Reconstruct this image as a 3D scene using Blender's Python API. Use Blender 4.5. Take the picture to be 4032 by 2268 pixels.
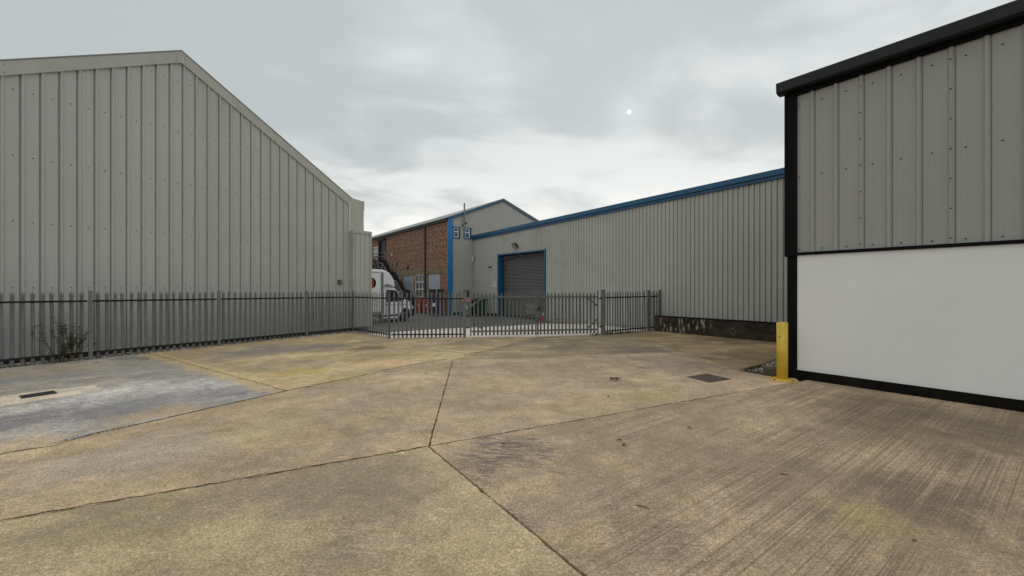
import bpy, bmesh, math, random
from mathutils import Vector, Matrix
random.seed(11)
R = math.radians
scene = bpy.context.scene
for o in list(bpy.data.objects):
    bpy.data.objects.remove(o)
COL = scene.collection

# ------------------------------------------------------------------ camera
EYE = 1.82
FPX = 1519.0                    # focal length in pixels of the 4032 px wide photograph
cam_d = bpy.data.cameras.new('camera')
cam_d.sensor_width = 36.0
cam_d.lens = 36.0 * FPX / 4032.0
cam_d.clip_start = 0.05
cam_d.clip_end = 3000
cam = bpy.data.objects.new('camera', cam_d)
cam.location = (0, 0, EYE)
cam.rotation_euler = (R(90), 0, 0)
COL.objects.link(cam)
scene.camera = cam

# ------------------------------------------------------------------ world (overcast) and sun
SUN_EL, SUN_AZ = R(23.6), R(16.9)             # veiled sun seen in the photograph, azimuth from +Y to +X
sun_dir = Vector((math.sin(SUN_AZ) * math.cos(SUN_EL), math.cos(SUN_AZ) * math.cos(SUN_EL), math.sin(SUN_EL)))
world = bpy.data.worlds.new('World')
scene.world = world
world.use_nodes = True
wn, wl = world.node_tree.nodes, world.node_tree.links
wn.clear()


def N(nodes, typ, **kw):
    n = nodes.new(typ)
    for k, v in kw.items():
        setattr(n, k, v)
    return n


def setin(links, sock, val):
    if hasattr(val, 'is_linked') or isinstance(val, bpy.types.NodeSocket):
        links.new(val, sock)
    else:
        sock.default_value = val


class G:
    """small node graph helper"""
    def __init__(self, tree):
        self.n, self.l = tree.nodes, tree.links

    def math(self, op, a, b=0.0, c=0.0, clamp=False):
        m = N(self.n, 'ShaderNodeMath', operation=op, use_clamp=clamp)
        for s, v in zip(m.inputs, (a, b, c)):
            setin(self.l, s, v)
        return m.outputs[0]

    def vmath(self, op, a, b=(0, 0, 0)):
        m = N(self.n, 'ShaderNodeVectorMath', operation=op)
        setin(self.l, m.inputs[0], a)
        setin(self.l, m.inputs[1], b)
        return m.outputs['Value'] if op in ('DOT_PRODUCT', 'LENGTH') else m.outputs[0]

    def mix(self, f, a, b, mode='MIX'):
        m = N(self.n, 'ShaderNodeMix', data_type='RGBA', blend_type=mode)
        setin(self.l, m.inputs[0], f)
        setin(self.l, m.inputs[6], a if not isinstance(a, tuple) else tuple(a)[:3] + (1,))
        setin(self.l, m.inputs[7], b if not isinstance(b, tuple) else tuple(b)[:3] + (1,))
        return m.outputs[2]

    def noise(self, vec, scale, detail=4, rough=0.55, dist=0.0, w=None):
        m = N(self.n, 'ShaderNodeTexNoise')
        if vec is not None:
            self.l.new(vec, m.inputs['Vector'])
        m.inputs['Scale'].default_value = scale
        m.inputs['Detail'].default_value = detail
        m.inputs['Roughness'].default_value = rough
        m.inputs['Distortion'].default_value = dist
        return m.outputs[0]

    def map(self, v, a, b, c=0.0, d=1.0, smooth=True):
        m = N(self.n, 'ShaderNodeMapRange', interpolation_type='SMOOTHSTEP' if smooth else 'LINEAR')
        setin(self.l, m.inputs[0], v)
        for i, x in enumerate((a, b, c, d)):
            m.inputs[1 + i].default_value = x
        return m.outputs[0]

    def xform(self, vec, loc=(0, 0, 0), rot=(0, 0, 0), scale=(1, 1, 1)):
        """move and turn first, then stretch"""
        m = N(self.n, 'ShaderNodeMapping')
        self.l.new(vec, m.inputs[0])
        m.inputs[1].default_value = loc
        m.inputs[2].default_value = rot
        if tuple(scale) == (1, 1, 1):
            return m.outputs[0]
        k = N(self.n, 'ShaderNodeMapping')
        self.l.new(m.outputs[0], k.inputs[0])
        k.inputs[3].default_value = scale
        return k.outputs[0]


g = G(world.node_tree)
tc = N(wn, 'ShaderNodeTexCoord')
d = tc.outputs['Generated']
sky = N(wn, 'ShaderNodeTexSky', sky_type='NISHITA')
sky.sun_disc = False
sky.sun_elevation = SUN_EL
sky.sun_rotation = SUN_AZ
sky.air_density = 1.0
sky.dust_density = 1.0
sx = N(wn, 'ShaderNodeSeparateXYZ')
wl.new(d, sx.inputs[0])
up = g.math('MAXIMUM', sx.outputs[2], 0.0)
den = g.math('ADD', up, 0.16)
cx = g.math('DIVIDE', sx.outputs[0], den)
cy = g.math('DIVIDE', sx.outputs[1], den)
cv = N(wn, 'ShaderNodeCombineXYZ')
wl.new(cx, cv.inputs[0]); wl.new(cy, cv.inputs[1])
cvec = g.xform(cv.outputs[0], loc=(3.1, 0.7, 0), rot=(0, 0, R(-20)), scale=(0.75, 1.0, 1.0))
n1 = g.noise(cvec, 0.62, 6, 0.5, 0.35)
n2 = g.noise(cvec, 1.9, 5, 0.5, 0.5)
cl = g.math('ADD', g.math('MULTIPLY', n1, 0.62), g.math('MULTIPLY', n2, 0.38))
cloud = g.map(cl, 0.43, 0.57)
# cloud deck: brighter and warmer towards the veiled sun and the horizon, as in any overcast sky
sd = g.math('MAXIMUM', g.vmath('DOT_PRODUCT', g.vmath('NORMALIZE', d), tuple(sun_dir)), 0.0)
glow = g.math('POWER', sd, 5.0)
hor = g.map(up, 0.0, 0.40, 1.0, 0.0)
dark = g.mix(hor, (0.415, 0.45, 0.46), (0.45, 0.465, 0.46))
lite = g.mix(hor, (0.62, 0.65, 0.65), (0.75, 0.755, 0.735))
deck = g.mix(cloud, dark, lite)
deck = g.mix(g.math('MULTIPLY', glow, 0.12), deck, (0.78, 0.785, 0.765))
warm = g.math('MULTIPLY', g.math('MULTIPLY', g.map(up, 0.05, 0.28, 1.0, 0.0), g.math('POWER', sd, 3.0)), g.map(n2, 0.40, 0.56, 0.35, 1.0))
deck = g.mix(warm, deck, (1.0, 0.975, 0.89))
core = g.math('MULTIPLY', g.math('POWER', sd, 900.0), 0.35)
deck = g.mix(core, deck, (0.68, 0.77, 0.79))
disc = g.map(sd, 0.999982, 0.999994, 0.0, 0.5)
deck = g.mix(disc, deck, (1.3, 1.34, 1.34))
deck10 = g.vmath('SCALE', deck)
deck10.node.inputs['Scale'].default_value = 10.0
full = g.mix(0.992, sky.outputs[0], deck10)
bg = N(wn, 'ShaderNodeBackground')
wl.new(full, bg.inputs[0])
bg.inputs[1].default_value = 0.1
wo = N(wn, 'ShaderNodeOutputWorld')
wl.new(bg.outputs[0], wo.inputs[0])

sl = bpy.data.lights.new('sun', 'SUN')
sl.energy = 1.2
sl.angle = R(38)
sl.color = (1.0, 0.95, 0.87)
so = bpy.data.objects.new('sun', sl)
so.rotation_euler = (-sun_dir).to_track_quat('-Z', 'Y').to_euler()
so.location = (0, 0, 40)
COL.objects.link(so)

vs = scene.view_settings
vs.view_transform = 'Standard'
vs.look = 'None'
vs.exposure = 0.30
vs.gamma = 1.0
vs.use_curve_mapping = False
scene.render.engine = 'CYCLES'
scene.render.resolution_x, scene.render.resolution_y = 1024, 576


# ------------------------------------------------------------------ photograph geometry
def gp(u, v, h=0.0):
    """photograph pixel (4032 wide) -> point on the ground plane"""
    y = (EYE - h) * FPX / (v - 1134.7)
    return ((u - 2016) / FPX * y, y)


def s_at(u, o_, ax):
    """distance along a wall at which it crosses the photograph column u"""
    r = (u - 2016) / FPX
    return (o_.x - r * o_.y) / (r * ax.y - ax.x)



# ------------------------------------------------------------------ colour and materials
def C(r, g_, b):
    f = lambda c: (c / 255 / 12.92) if c / 255 <= 0.04045 else ((c / 255 + 0.055) / 1.055) ** 2.4
    return (f(r), f(g_), f(b), 1.0)


def new_mat(name):
    m = bpy.data.materials.new(name)
    m.use_nodes = True
    m.node_tree.nodes.clear()
    gg = G(m.node_tree)
    out = N(gg.n, 'ShaderNodeOutputMaterial')
    b = N(gg.n, 'ShaderNodeBsdfPrincipled')
    gg.l.new(b.outputs[0], out.inputs[0])
    t = N(gg.n, 'ShaderNodeTexCoord')
    return m, gg, b, t.outputs['Object']


def bump(gg, b, h, strength=0.3, dist=0.01):
    n = N(gg.n, 'ShaderNodeBump')
    n.inputs['Strength'].default_value = strength
    n.inputs['Distance'].default_value = dist
    gg.l.new(h, n.inputs['Height'])
    gg.l.new(n.outputs[0], b.inputs['Normal'])


def paint(name, col, rough=0.5, metal=0.0, var=0.12, vscale=3.0, streak=0.0, fine=0.05, spec=0.4,
          dirt=None, dirt_amt=0.0, bmp=0.0, coat=0.0, each=0.0):
    """painted or metal surface with mottling, vertical streaks and a little fine grain"""
    m, gg, b, co = new_mat(name)
    n = gg.noise(co, vscale, 5, 0.6)
    col = tuple(col)[:3]
    lo = tuple(c * (1 - var) for c in col)
    hi = tuple(min(1, c * (1 + var)) for c in col)
    cc = gg.mix(gg.map(n, 0.3, 0.7), lo, hi)
    if streak:
        st = gg.noise(gg.xform(co, scale=(14, 14, 0.35)), 1.0, 4, 0.6)
        cc = gg.mix(gg.map(st, 0.5, 0.75, 0, streak), cc, tuple(c * 0.6 for c in col))
    if each:
        oi = N(gg.n, 'ShaderNodeObjectInfo')
        cc = gg.mix(gg.math('MULTIPLY', oi.outputs['Random'], each), cc, tuple(c * 0.7 for c in col))
    if fine:
        f = gg.noise(co, 160.0, 2, 0.5)
        cc = gg.mix(gg.map(f, 0.3, 0.7, 0, fine * 2, False), cc, tuple(c * 0.5 for c in col))
    if dirt_amt:
        dn = gg.noise(co, 1.7, 7, 0.7, 0.3)
        cc = gg.mix(gg.map(dn, 0.48, 0.7, 0, dirt_amt), cc, tuple(dirt)[:3])
    gg.l.new(cc, b.inputs['Base Color'])
    rr = gg.map(n, 0.2, 0.8, max(0.02, rough - 0.08), min(1, rough + 0.08), False)
    gg.l.new(rr, b.inputs['Roughness'])
    b.inputs['Metallic'].default_value = metal
    b.inputs['Specular IOR Level'].default_value = spec
    if coat:
        b.inputs['Coat Weight'].default_value = coat
    if bmp:
        bump(gg, b, gg.noise(co, 40, 4, 0.6), bmp, 0.004)
    return m


def concrete(name, cA, cB, cC, blot=0.6, broom=0.0, broom_rot=34.0, moss=0.0, chalk=0.25, green=(0.16, 0.15, 0.06),
             stretch=(0.5, 1.6), stretch_rot=54.0, speck=0.5, tyre=0.0, scuff=0.4, spots=None, bands=None, contrast=1.0, tint=(1.04, 0.985, 1.0)):
    m, gg, b, co = new_mat(name)
    n1 = gg.noise(co, 0.40, 8, 0.68, 0.6)
    n2 = gg.noise(co, 2.3, 8, 0.72, 0.4)
    cc = gg.mix(gg.map(n1, 0.40, 0.60), cA, cB)
    sv = gg.xform(co, rot=(0, 0, R(-stretch_rot)), scale=(stretch[0], stretch[1], 1))
    n3 = gg.noise(sv, 1.1, 8, 0.72, 0.8)
    cc = gg.mix(gg.map(n3, 0.43, 0.63, 0, blot), cc, cC)
    dk = tuple(c * 0.55 for c in cA[:3])
    cc = gg.mix(gg.map(n2, 0.46, 0.72, 0, 0.40), cc, dk)
    n2b = gg.noise(gg.xform(co, loc=(5, 8, 0)), 7.0, 7, 0.75, 0.5)
    cc = gg.mix(gg.map(n2b, 0.48, 0.74, 0, 0.30), cc, dk)
    # chalky pale wear
    n4 = gg.noise(gg.xform(sv, loc=(7, 3, 0)), 3.2, 9, 0.78, 1.2)
    pale = tuple(min(1, c * 1.4 + 0.04) for c in cB[:3])
    cc = gg.mix(gg.map(n4, 0.53, 0.72, 0, chalk), cc, pale)
    if moss:
        n5 = gg.noise(gg.xform(co, loc=(2, 9, 0)), 0.8, 8, 0.74, 0.6)
        cc = gg.mix(gg.map(n5, 0.48, 0.64, 0, moss), cc, green)
    if tyre:
        tv = gg.noise(gg.xform(co, loc=(11, 4, 0), rot=(0, 0, R(12)), scale=(0.7, 4, 1)), 1.5, 8, 0.78, 0.7)
        cc = gg.mix(gg.map(tv, 0.56, 0.72, 0, tyre), cc, (0.085, 0.082, 0.088))
    if scuff:
        # thin curved scrape marks
        q1 = gg.noise(gg.xform(co, loc=(21, 5, 0)), 1.5, 2, 0.4, 1.4)
        ln = gg.map(gg.math('ABSOLUTE', gg.math('SUBTRACT', q1, 0.5)), 0.010, 0.0)
        q2 = gg.map(gg.noise(gg.xform(co, loc=(1, 25, 0)), 2.4, 6, 0.7, 0.5), 0.52, 0.64)
        cc = gg.mix(gg.math('MULTIPLY', gg.math('MULTIPLY', ln, q2), scuff), cc, pale)
    for (kx, ky, kr, col_, amt, strk) in (spots or ()):
        p = gg.xform(co, loc=(-kx, -ky, 0))
        wob = gg.noise(p, 1.3 / max(kr, 0.3), 6, 0.7, 0.4)
        dist = gg.math('ADD', gg.vmath('LENGTH', p), gg.map(wob, 0.2, 0.8, -kr * 0.75, kr * 0.75, False))
        fall = gg.math('SUBTRACT', 1.0, gg.map(dist, kr * 0.35, kr, 0.0, 1.0))
        if strk:
            ms = gg.noise(gg.xform(p, rot=(0, 0, R(8)), scale=(1.0, 8, 1)), 3.2, 6, 0.7, 1.0)
            fall = gg.math('MULTIPLY', fall, gg.map(ms, 0.44, 0.54))
        cc = gg.mix(gg.math('MULTIPLY', fall, amt), cc, tuple(col_)[:3])
    for (ax_, ay_, bx_, by_, wd, col_, amt) in (bands or ()):
        ln_ = math.hypot(bx_ - ax_, by_ - ay_)
        nx_, ny_ = -(by_ - ay_) / ln_, (bx_ - ax_) / ln_
        dd = gg.vmath('DOT_PRODUCT', gg.vmath('SUBTRACT', co, (ax_, ay_, 0)), (nx_, ny_, 0))
        wob = gg.map(gg.noise(co, 1.6, 7, 0.72), 0.25, 0.75, -wd * 0.6, wd * 0.6, False)
        dd = gg.math('ADD', gg.math('ABSOLUTE', dd), wob)
        cc = gg.mix(gg.map(dd, wd, wd * 0.5, 0.0, amt), cc, tuple(col_)[:3])
    hb = None
    if broom:
        bv = gg.xform(co, rot=(0, 0, R(-broom_rot)), scale=(0.006, 1, 1))
        s1 = gg.noise(bv, 11.0, 1, 0.5, 0.0)
        s2 = gg.noise(bv, 55.0, 1, 0.5, 0.0)
        ss = gg.math('ADD', gg.math('MULTIPLY', s1, 0.36), gg.math('MULTIPLY', s2, 0.64))
        msk = gg.map(gg.noise(gg.xform(co, loc=(3, 1, 0)), 0.45, 5, 0.65), 0.36, 0.56, 0.10, 1.0)
        if broom > 0.3:
            sx2 = N(gg.n, 'ShaderNodeSeparateXYZ')
            gg.l.new(co, sx2.inputs[0])
            msk = gg.math('MULTIPLY', msk, gg.map(gg.math('SUBTRACT', sx2.outputs[0], gg.math('MULTIPLY', sx2.outputs[1], 0.25)), -0.9, 1.2, 0.25, 1.0))
        gr = gg.map(gg.noise(co, 60.0, 3, 0.7), 0.35, 0.6, 0.35, 1.0)
        line = gg.math('MULTIPLY', gg.map(ss, 0.52, 0.585, 0.0, 1.0), gr)
        cc = gg.mix(gg.math('MULTIPLY', gg.math('MULTIPLY', line, msk), broom), cc, tuple(c * 0.40 for c in cA[:3]))
        lit = gg.math('MULTIPLY', gg.map(ss, 0.46, 0.40, 0.0, 1.0), gr)  # paler streaks between the dark brush lines
        cc = gg.mix(gg.math('MULTIPLY', gg.math('MULTIPLY', lit, msk), broom * 0.55), cc, tuple(min(1, c * 1.25) for c in cB[:3]))
        hb = gg.math('MULTIPLY', ss, msk)
    f1 = gg.noise(co, 42.0, 6, 0.8)
    f2 = gg.noise(co, 170.0, 4, 0.75)
    lum = None
    for sc_, amp, vec_ in ((0.55, 0.30, sv), (1.7, 0.26, co), (5.5, 0.20, co), (17.0, 0.26, co), (48.0, 0.62, co), (110.0, 0.80, co)):
        q = gg.map(gg.noise(gg.xform(vec_, loc=(sc_ * 3.1, sc_ * 1.7, 0)), sc_, 3, 0.6, 0.3), 0.25, 0.75, 1 - amp * contrast * 0.8, 1 + amp * contrast * 0.8, False)
        lum = q if lum is None else gg.math('MULTIPLY', lum, q)
    sc2 = gg.vmath('SCALE', cc)
    gg.l.new(lum, sc2.node.inputs['Scale'])
    cc = gg.mix(1.0, sc2, tint, 'MULTIPLY')
    cc = gg.mix(gg.map(f1, 0.44, 0.66, 0, speck), cc, tuple(c * 0.42 for c in cA[:3]))
    cc = gg.mix(gg.map(f2, 0.50, 0.66, 0, speck), cc, tuple(min(1, c * 1.45 + 0.02) for c in cB[:3]))
    v = N(gg.n, 'ShaderNodeTexVoronoi')
    gg.l.new(co, v.inputs['Vector'])
    v.inputs['Scale'].default_value = 26.0
    peb = gg.math('MULTIPLY', gg.map(v.outputs['Distance'], 0.10, 0.06), gg.map(v.outputs['Color'], 0.72, 0.75))
    cc = gg.mix(gg.math('MULTIPLY', peb, 0.75), cc, tuple(min(1, c * 1.7 + 0.05) for c in cB[:3]))
    peb2 = gg.math('MULTIPLY', gg.map(v.outputs['Distance'], 0.11, 0.06), gg.map(v.outputs['Color'], 0.25, 0.22))
    cc = gg.mix(gg.math('MULTIPLY', peb2, 0.6), cc, (0.05, 0.045, 0.035))
    gg.l.new(cc, b.inputs['Base Color'])
    b.inputs['Roughness'].default_value = 0.88
    b.inputs['Specular IOR Level'].default_value = 0.25
    h = gg.math('ADD', gg.math('MULTIPLY', f1, 0.6), gg.math('MULTIPLY', f2, 0.4))
    if hb is not None:
        h = gg.math('ADD', h, gg.math('MULTIPLY', hb, 1.2))
    bump(gg, b, h, 0.45, 0.008)
    return m


M = {}
M['clad_left'] = paint('cladding_stone_grey', C(188, 189, 183), 0.55, 0, 0.03, 0.4, 0.20, 0.10, 0.35, each=0.16)
M['clad_right'] = paint('cladding_warm_grey', C(170, 170, 165), 0.5, 0, 0.03, 0.5, 0.18, 0.10, 0.35, each=0.16)
M['clad_blue'] = paint('cladding_pale_grey', C(194, 194, 186), 0.55, 0, 0.04, 0.4, 0.25, 0.08, 0.35, C(130, 126, 110), 0.12, each=0.2)
M['clad_gable'] = paint('cladding_far_grey', C(184, 182, 175), 0.55, 0, 0.05, 0.5, 0.15, 0.04, 0.35)
M['flash_left'] = paint('flashing_stone_grey', C(182, 182, 172), 0.5, 0, 0.05, 1.2, 0.06, 0.06, 0.4, C(120, 118, 104), 0.2)
M['screw'] = paint('screw_dark', C(74, 72, 68), 0.5, 0.3, 0.1)
M['black'] = paint('black_coated_steel', C(20, 20, 22), 0.5, 0, 0.12, 2.0, 0.0, 0.08, 0.45)
M['black_col'] = paint('matt_black_steel', C(12, 12, 13), 0.7, 0, 0.12, 2.0, 0.0, 0.05, 0.15)
M['blackb'] = paint('black_bitumen_paint', C(22, 20, 18), 0.85, 0, 0.2, 4.0, 0.0, 0.2, 0.15, C(50, 45, 36), 0.35, 0.4)
M['white_wall'] = paint('white_render', C(241, 242, 241), 0.7, 0, 0.02, 0.7, 0.0, 0.03, 0.3, C(226, 225, 221), 0.2, 0.1)
M['blue'] = paint('blue_trim', C(36, 92, 130), 0.42, 0, 0.07, 1.0, 0.08, 0.04, 0.45)
M['verge_grey'] = paint('verge_blue_grey', C(92, 104, 114), 0.5, 0, 0.08)
M['blue_bright'] = paint('blue_corner_trim', C(36, 118, 180), 0.42, 0, 0.06, 1.0, 0.1, 0.03, 0.45)
M['shutter'] = paint('shutter_grey', C(126, 124, 122), 0.45, 0.3, 0.1, 1.0, 0.15, 0.05, 0.45)
M['galv'] = paint('galvanised_steel', C(128, 132, 133), 0.55, 0.25, 0.16, 9.0, 0.2, 0.12, 0.45, C(84, 82, 78), 0.35, each=0.5)
M['galv_dark'] = paint('galvanised_rail', C(54, 54, 53), 0.55, 0.3, 0.18, 9.0, 0.0, 0.12, 0.4)
M['gate_galv'] = paint('gate_steel', C(112, 118, 115), 0.55, 0.2, 0.15, 7.0, 0.15, 0.1, 0.45, C(90, 90, 82), 0.3)
M['roof'] = paint('roof_sheet_grey', C(150, 152, 150), 0.6, 0, 0.08, 0.5, 0.1, 0.03)
M['gutter'] = paint('gutter_dark', C(48, 46, 44), 0.6, 0, 0.15)
M['upvc'] = paint('white_window_frame', C(225, 226, 224), 0.4, 0, 0.03)
M['pane_board'] = paint('frosted_pane_blue_grey', C(150, 160, 174), 0.35, 0, 0.14, 2.2, 0.35, 0.02, 0.5)
M['rubber'] = paint('tyre_rubber', C(34, 33, 33), 0.8, 0, 0.1)
M['van_white'] = paint('van_white_paint', C(246, 247, 247), 0.3, 0, 0.01, 1.0, 0, 0.0, 0.5, C(225, 224, 220), 0.2, 0, 0.5)
M['van_grey'] = paint('van_grey_trim', C(140, 143, 146), 0.45, 0.1, 0.06)
M['van_dark'] = paint('van_dark_plastic', C(30, 30, 32), 0.6, 0, 0.1)
M['alloy'] = paint('wheel_steel', C(120, 122, 124), 0.4, 0.6, 0.1)
M['orange'] = paint('orange_print', C(232, 98, 32), 0.5, 0, 0.04)
M['ink'] = paint('black_print', C(22, 20, 20), 0.5, 0, 0.05)
M['dark_ink'] = paint('dark_lettering', C(52, 50, 52), 0.5, 0, 0.05)
M['red_bin'] = paint('red_bin_plastic', C(178, 34, 38), 0.5, 0, 0.1, 2.0, 0.1)
M['purple_bin'] = paint('purple_bin_plastic', C(66, 34, 78), 0.5, 0, 0.1, 2.0, 0.1)
M['green_bin'] = paint('dark_green_bin', C(24, 62, 48), 0.5, 0, 0.12, 2.0, 0.1)
M['grey_bin'] = paint('grey_bin_plastic', C(128, 130, 130), 0.55, 0, 0.08, 2.0, 0.1)
M['orange_lid'] = paint('orange_lid_plastic', C(206, 96, 60), 0.5, 0, 0.1)
M['black_plastic'] = paint('black_plastic', C(30, 30, 31), 0.5, 0, 0.12)
M['label'] = paint('white_label', C(232, 232, 230), 0.5, 0, 0.04)
M['stair'] = paint('stair_dark_steel', C(58, 60, 62), 0.6, 0.2, 0.15, 2.0)
M['stair_rail'] = paint('stair_galvanised_rail', C(150, 148, 144), 0.5, 0.3, 0.1)
M['concrete_band'] = paint('concrete_lintel', C(140, 126, 98), 0.9, 0, 0.15, 2.0, 0.2, 0.1, 0.2, C(88, 80, 56), 0.6)
M['dark_wood'] = paint('dark_door_paint', C(42, 36, 34), 0.55, 0, 0.15)
M['iron'] = paint('cast_iron', C(134, 118, 104), 0.75, 0.2, 0.25, 8.0, 0, 0.3, 0.3, C(120, 106, 86), 0.4, 0.6)
M['iron_plate'] = paint('cast_iron_plate', C(92, 78, 68), 0.8, 0.1, 0.3, 8.0, 0, 0.3, 0.25, C(112, 96, 78), 0.5, 0.6)
M['iron_dark'] = paint('cast_iron_grate', C(78, 76, 74), 0.7, 0.2, 0.2, 8.0, 0, 0.2, 0.3, C(110, 98, 76), 0.4, 0.4)
M['bark'] = paint('weed_stem', C(74, 62, 46), 0.85, 0, 0.25, 20.0)
M['leaf'] = paint('weed_leaf', C(76, 84, 48), 0.65, 0, 0.3, 9.0)
M['leaf_dry'] = paint('dry_leaf', C(112, 82, 52), 0.75, 0, 0.3, 9.0)
M['dead_leaf'] = paint('dead_leaf_brown', C(64, 46, 32), 0.8, 0, 0.3, 20.0)
M['moss'] = paint('moss_green', C(74, 82, 34), 0.95, 0, 0.35, 14.0)
M['stone_pale'] = paint('gravel_pale', C(206, 198, 186), 0.85, 0, 0.25, 9.0)
M['stone_brown'] = paint('gravel_brown', C(146, 124, 106), 0.85, 0, 0.3, 9.0)
M['block'] = paint('old_concrete_block', C(104, 96, 78), 0.92, 0, 0.25, 9.0, 0, 0.3, 0.2, C(66, 66, 40), 0.6, 0.6)
M['board'] = paint('bleached_board', C(226, 216, 190), 0.8, 0, 0.08, 6.0)
M['cone_red'] = paint('cone_red', C(176, 34, 44), 0.55, 0, 0.1)
M['yellow_line'] = paint('faded_yellow_line', C(176, 168, 116), 0.85, 0, 0.2, 5.0)
M['cctv'] = paint('dark_fitting', C(46, 46, 44), 0.5, 0, 0.1)
M['lamp_glass'] = paint('lamp_glass_cream', C(196, 188, 160), 0.25, 0, 0.05)
M['gravel_bed'] = paint('gravel_bed_dirt', C(96, 84, 68), 0.95, 0, 0.4, 22.0, 0, 0.5, 0.2, C(60, 52, 38), 0.6, 0.8)


def glass(name, tint, rough=0.08):
    m, gg, b, co = new_mat(name)
    n = gg.noise(co, 1.3, 3)
    gg.l.new(gg.mix(gg.map(n, 0.3, 0.7), tuple(c * 0.7 for c in tint[:3]), tint), b.inputs['Base Color'])
    b.inputs['Roughness'].default_value = rough
    b.inputs['Specular IOR Level'].default_value = 0.7
    return m


M['glass_dark'] = glass('dark_window_glass', C(40, 46, 46))
M['glass_grey'] = glass('grey_window_glass', C(66, 70, 66), 0.25)
M['glass_pale'] = glass('pale_window_glass', C(150, 160, 164), 0.15)


def yellow_paint():
    m, gg, b, co = new_mat('yellow_bollard_paint')
    n = gg.noise(co, 3.0, 6, 0.65)
    cc = gg.mix(gg.map(n, 0.35, 0.7), C(218, 178, 58), C(232, 198, 84))
    n2 = gg.noise(gg.xform(co, scale=(1, 1, 0.5)), 9.0, 7, 0.7, 0.5)
    cc = gg.mix(gg.map(n2, 0.50, 0.70, 0, 0.65), cc, C(160, 130, 58))
    n3 = gg.noise(gg.xform(co, loc=(4, 2, 1.3)), 11.0, 4, 0.6)
    cc = gg.mix(gg.map(n3, 0.68, 0.72, 0, 0.85), cc, C(96, 66, 30))
    gg.l.new(cc, b.inputs['Base Color'])
    b.inputs['Roughness'].default_value = 0.5
    b.inputs['Specular IOR Level'].default_value = 0.4
    bump(gg, b, gg.noise(co, 25, 5, 0.6), 0.15, 0.004)
    return m


M['yellow'] = yellow_paint()


def brick_far():
    """far brick wall: each brick is only 2-4 px here, so the courses are in the material"""
    m, gg, b, co = new_mat('red_brown_brickwork')
    v = gg.xform(co, rot=(R(-90), 0, 0))
    t = N(gg.n, 'ShaderNodeTexBrick')
    gg.l.new(v, t.inputs['Vector'])
    t.inputs['Color1'].default_value = C(152, 108, 84)
    t.inputs['Color2'].default_value = C(112, 76, 60)
    t.inputs['Mortar'].default_value = C(150, 124, 102)
    t.inputs['Scale'].default_value = 1.0
    t.inputs['Brick Width'].default_value = 0.225
    t.inputs['Row Height'].default_value = 0.075
    t.inputs['Mortar Size'].default_value = 0.011
    t.inputs['Bias'].default_value = -0.1
    n = gg.noise(gg.xform(co, scale=(4.4, 4.4, 13.0)), 1.0, 2, 0.6)
    cc = gg.mix(gg.map(n, 0.52, 0.66, 0, 0.8), t.outputs[0], C(204, 158, 122))
    n2 = gg.noise(gg.xform(co, loc=(5, 5, 5), scale=(4.4, 4.4, 13.0)), 0.9, 2, 0.6)
    cc = gg.mix(gg.map(n2, 0.52, 0.64, 0, 0.65), cc, C(82, 54, 46))
    n3 = gg.noise(co, 0.5, 5)
    cc = gg.mix(gg.map(n3, 0.4, 0.75, 0, 0.35), cc, C(112, 76, 58))
    gg.l.new(cc, b.inputs['Base Color'])
    b.inputs['Roughness'].default_value = 0.9
    bump(gg, b, gg.math('SUBTRACT', 1.0, t.outputs['Fac']), 0.6, 0.012)
    return m


M['brick_far'] = brick_far()


def brick_near():
    m, gg, b, co = new_mat('sooty_brick')
    geo = N(gg.n, 'ShaderNodeNewGeometry')
    pos = geo.outputs['Position']
    oi = N(gg.n, 'ShaderNodeObjectInfo')
    rnd = oi.outputs['Random']
    cc = gg.mix(rnd, C(100, 80, 66), C(76, 67, 58))
    n = gg.noise(pos, 2.2, 7, 0.7, 0.3)
    cc = gg.mix(gg.map(n, 0.40, 0.58, 0, 0.85), cc, C(40, 38, 34))
    n2 = gg.noise(pos, 30, 4, 0.7)
    cc = gg.mix(gg.map(n2, 0.45, 0.7, 0, 0.5), cc, C(46, 42, 36))
    # pale efflorescence runs
    n3 = gg.noise(gg.xform(pos, scale=(11, 11, 2.6)), 1.0, 3, 0.5, 0.3)
    n4 = gg.noise(gg.xform(pos, loc=(3.3, 1, 0)), 0.75, 2)
    eff = gg.math('MULTIPLY', gg.map(n3, 0.56, 0.62), gg.map(n4, 0.47, 0.55))
    cc = gg.mix(gg.math('MULTIPLY', eff, 0.85), cc, C(196, 190, 182))
    # moss on the lower courses
    s = N(gg.n, 'ShaderNodeSeparateXYZ')
    gg.l.new(pos, s.inputs[0])
    mo = gg.math('MULTIPLY', gg.map(s.outputs[2], 0.30, 0.05), gg.map(gg.noise(pos, 3.0, 6, 0.7), 0.42, 0.62))
    cc = gg.mix(gg.math('MULTIPLY', mo, 0.7), cc, C(70, 68, 34))
    gg.l.new(cc, b.inputs['Base Color'])
    b.inputs['Roughness'].default_value = 0.92
    bump(gg, b, n2, 0.5, 0.006)
    return m


M['brick_near'] = brick_near()
M['mortar'] = paint('sooty_mortar', C(56, 52, 46), 0.95, 0, 0.3, 9.0)

TAN_A, TAN_B, GREYP = C(178, 156, 124), C(206, 182, 148), C(160, 144, 128)
TYRE = (0.09, 0.087, 0.092)


def sp(u, v, r, col, amt, strk=0):
    x_, y_ = gp(u, v)
    return (x_, y_, r, col, amt, strk)


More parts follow.
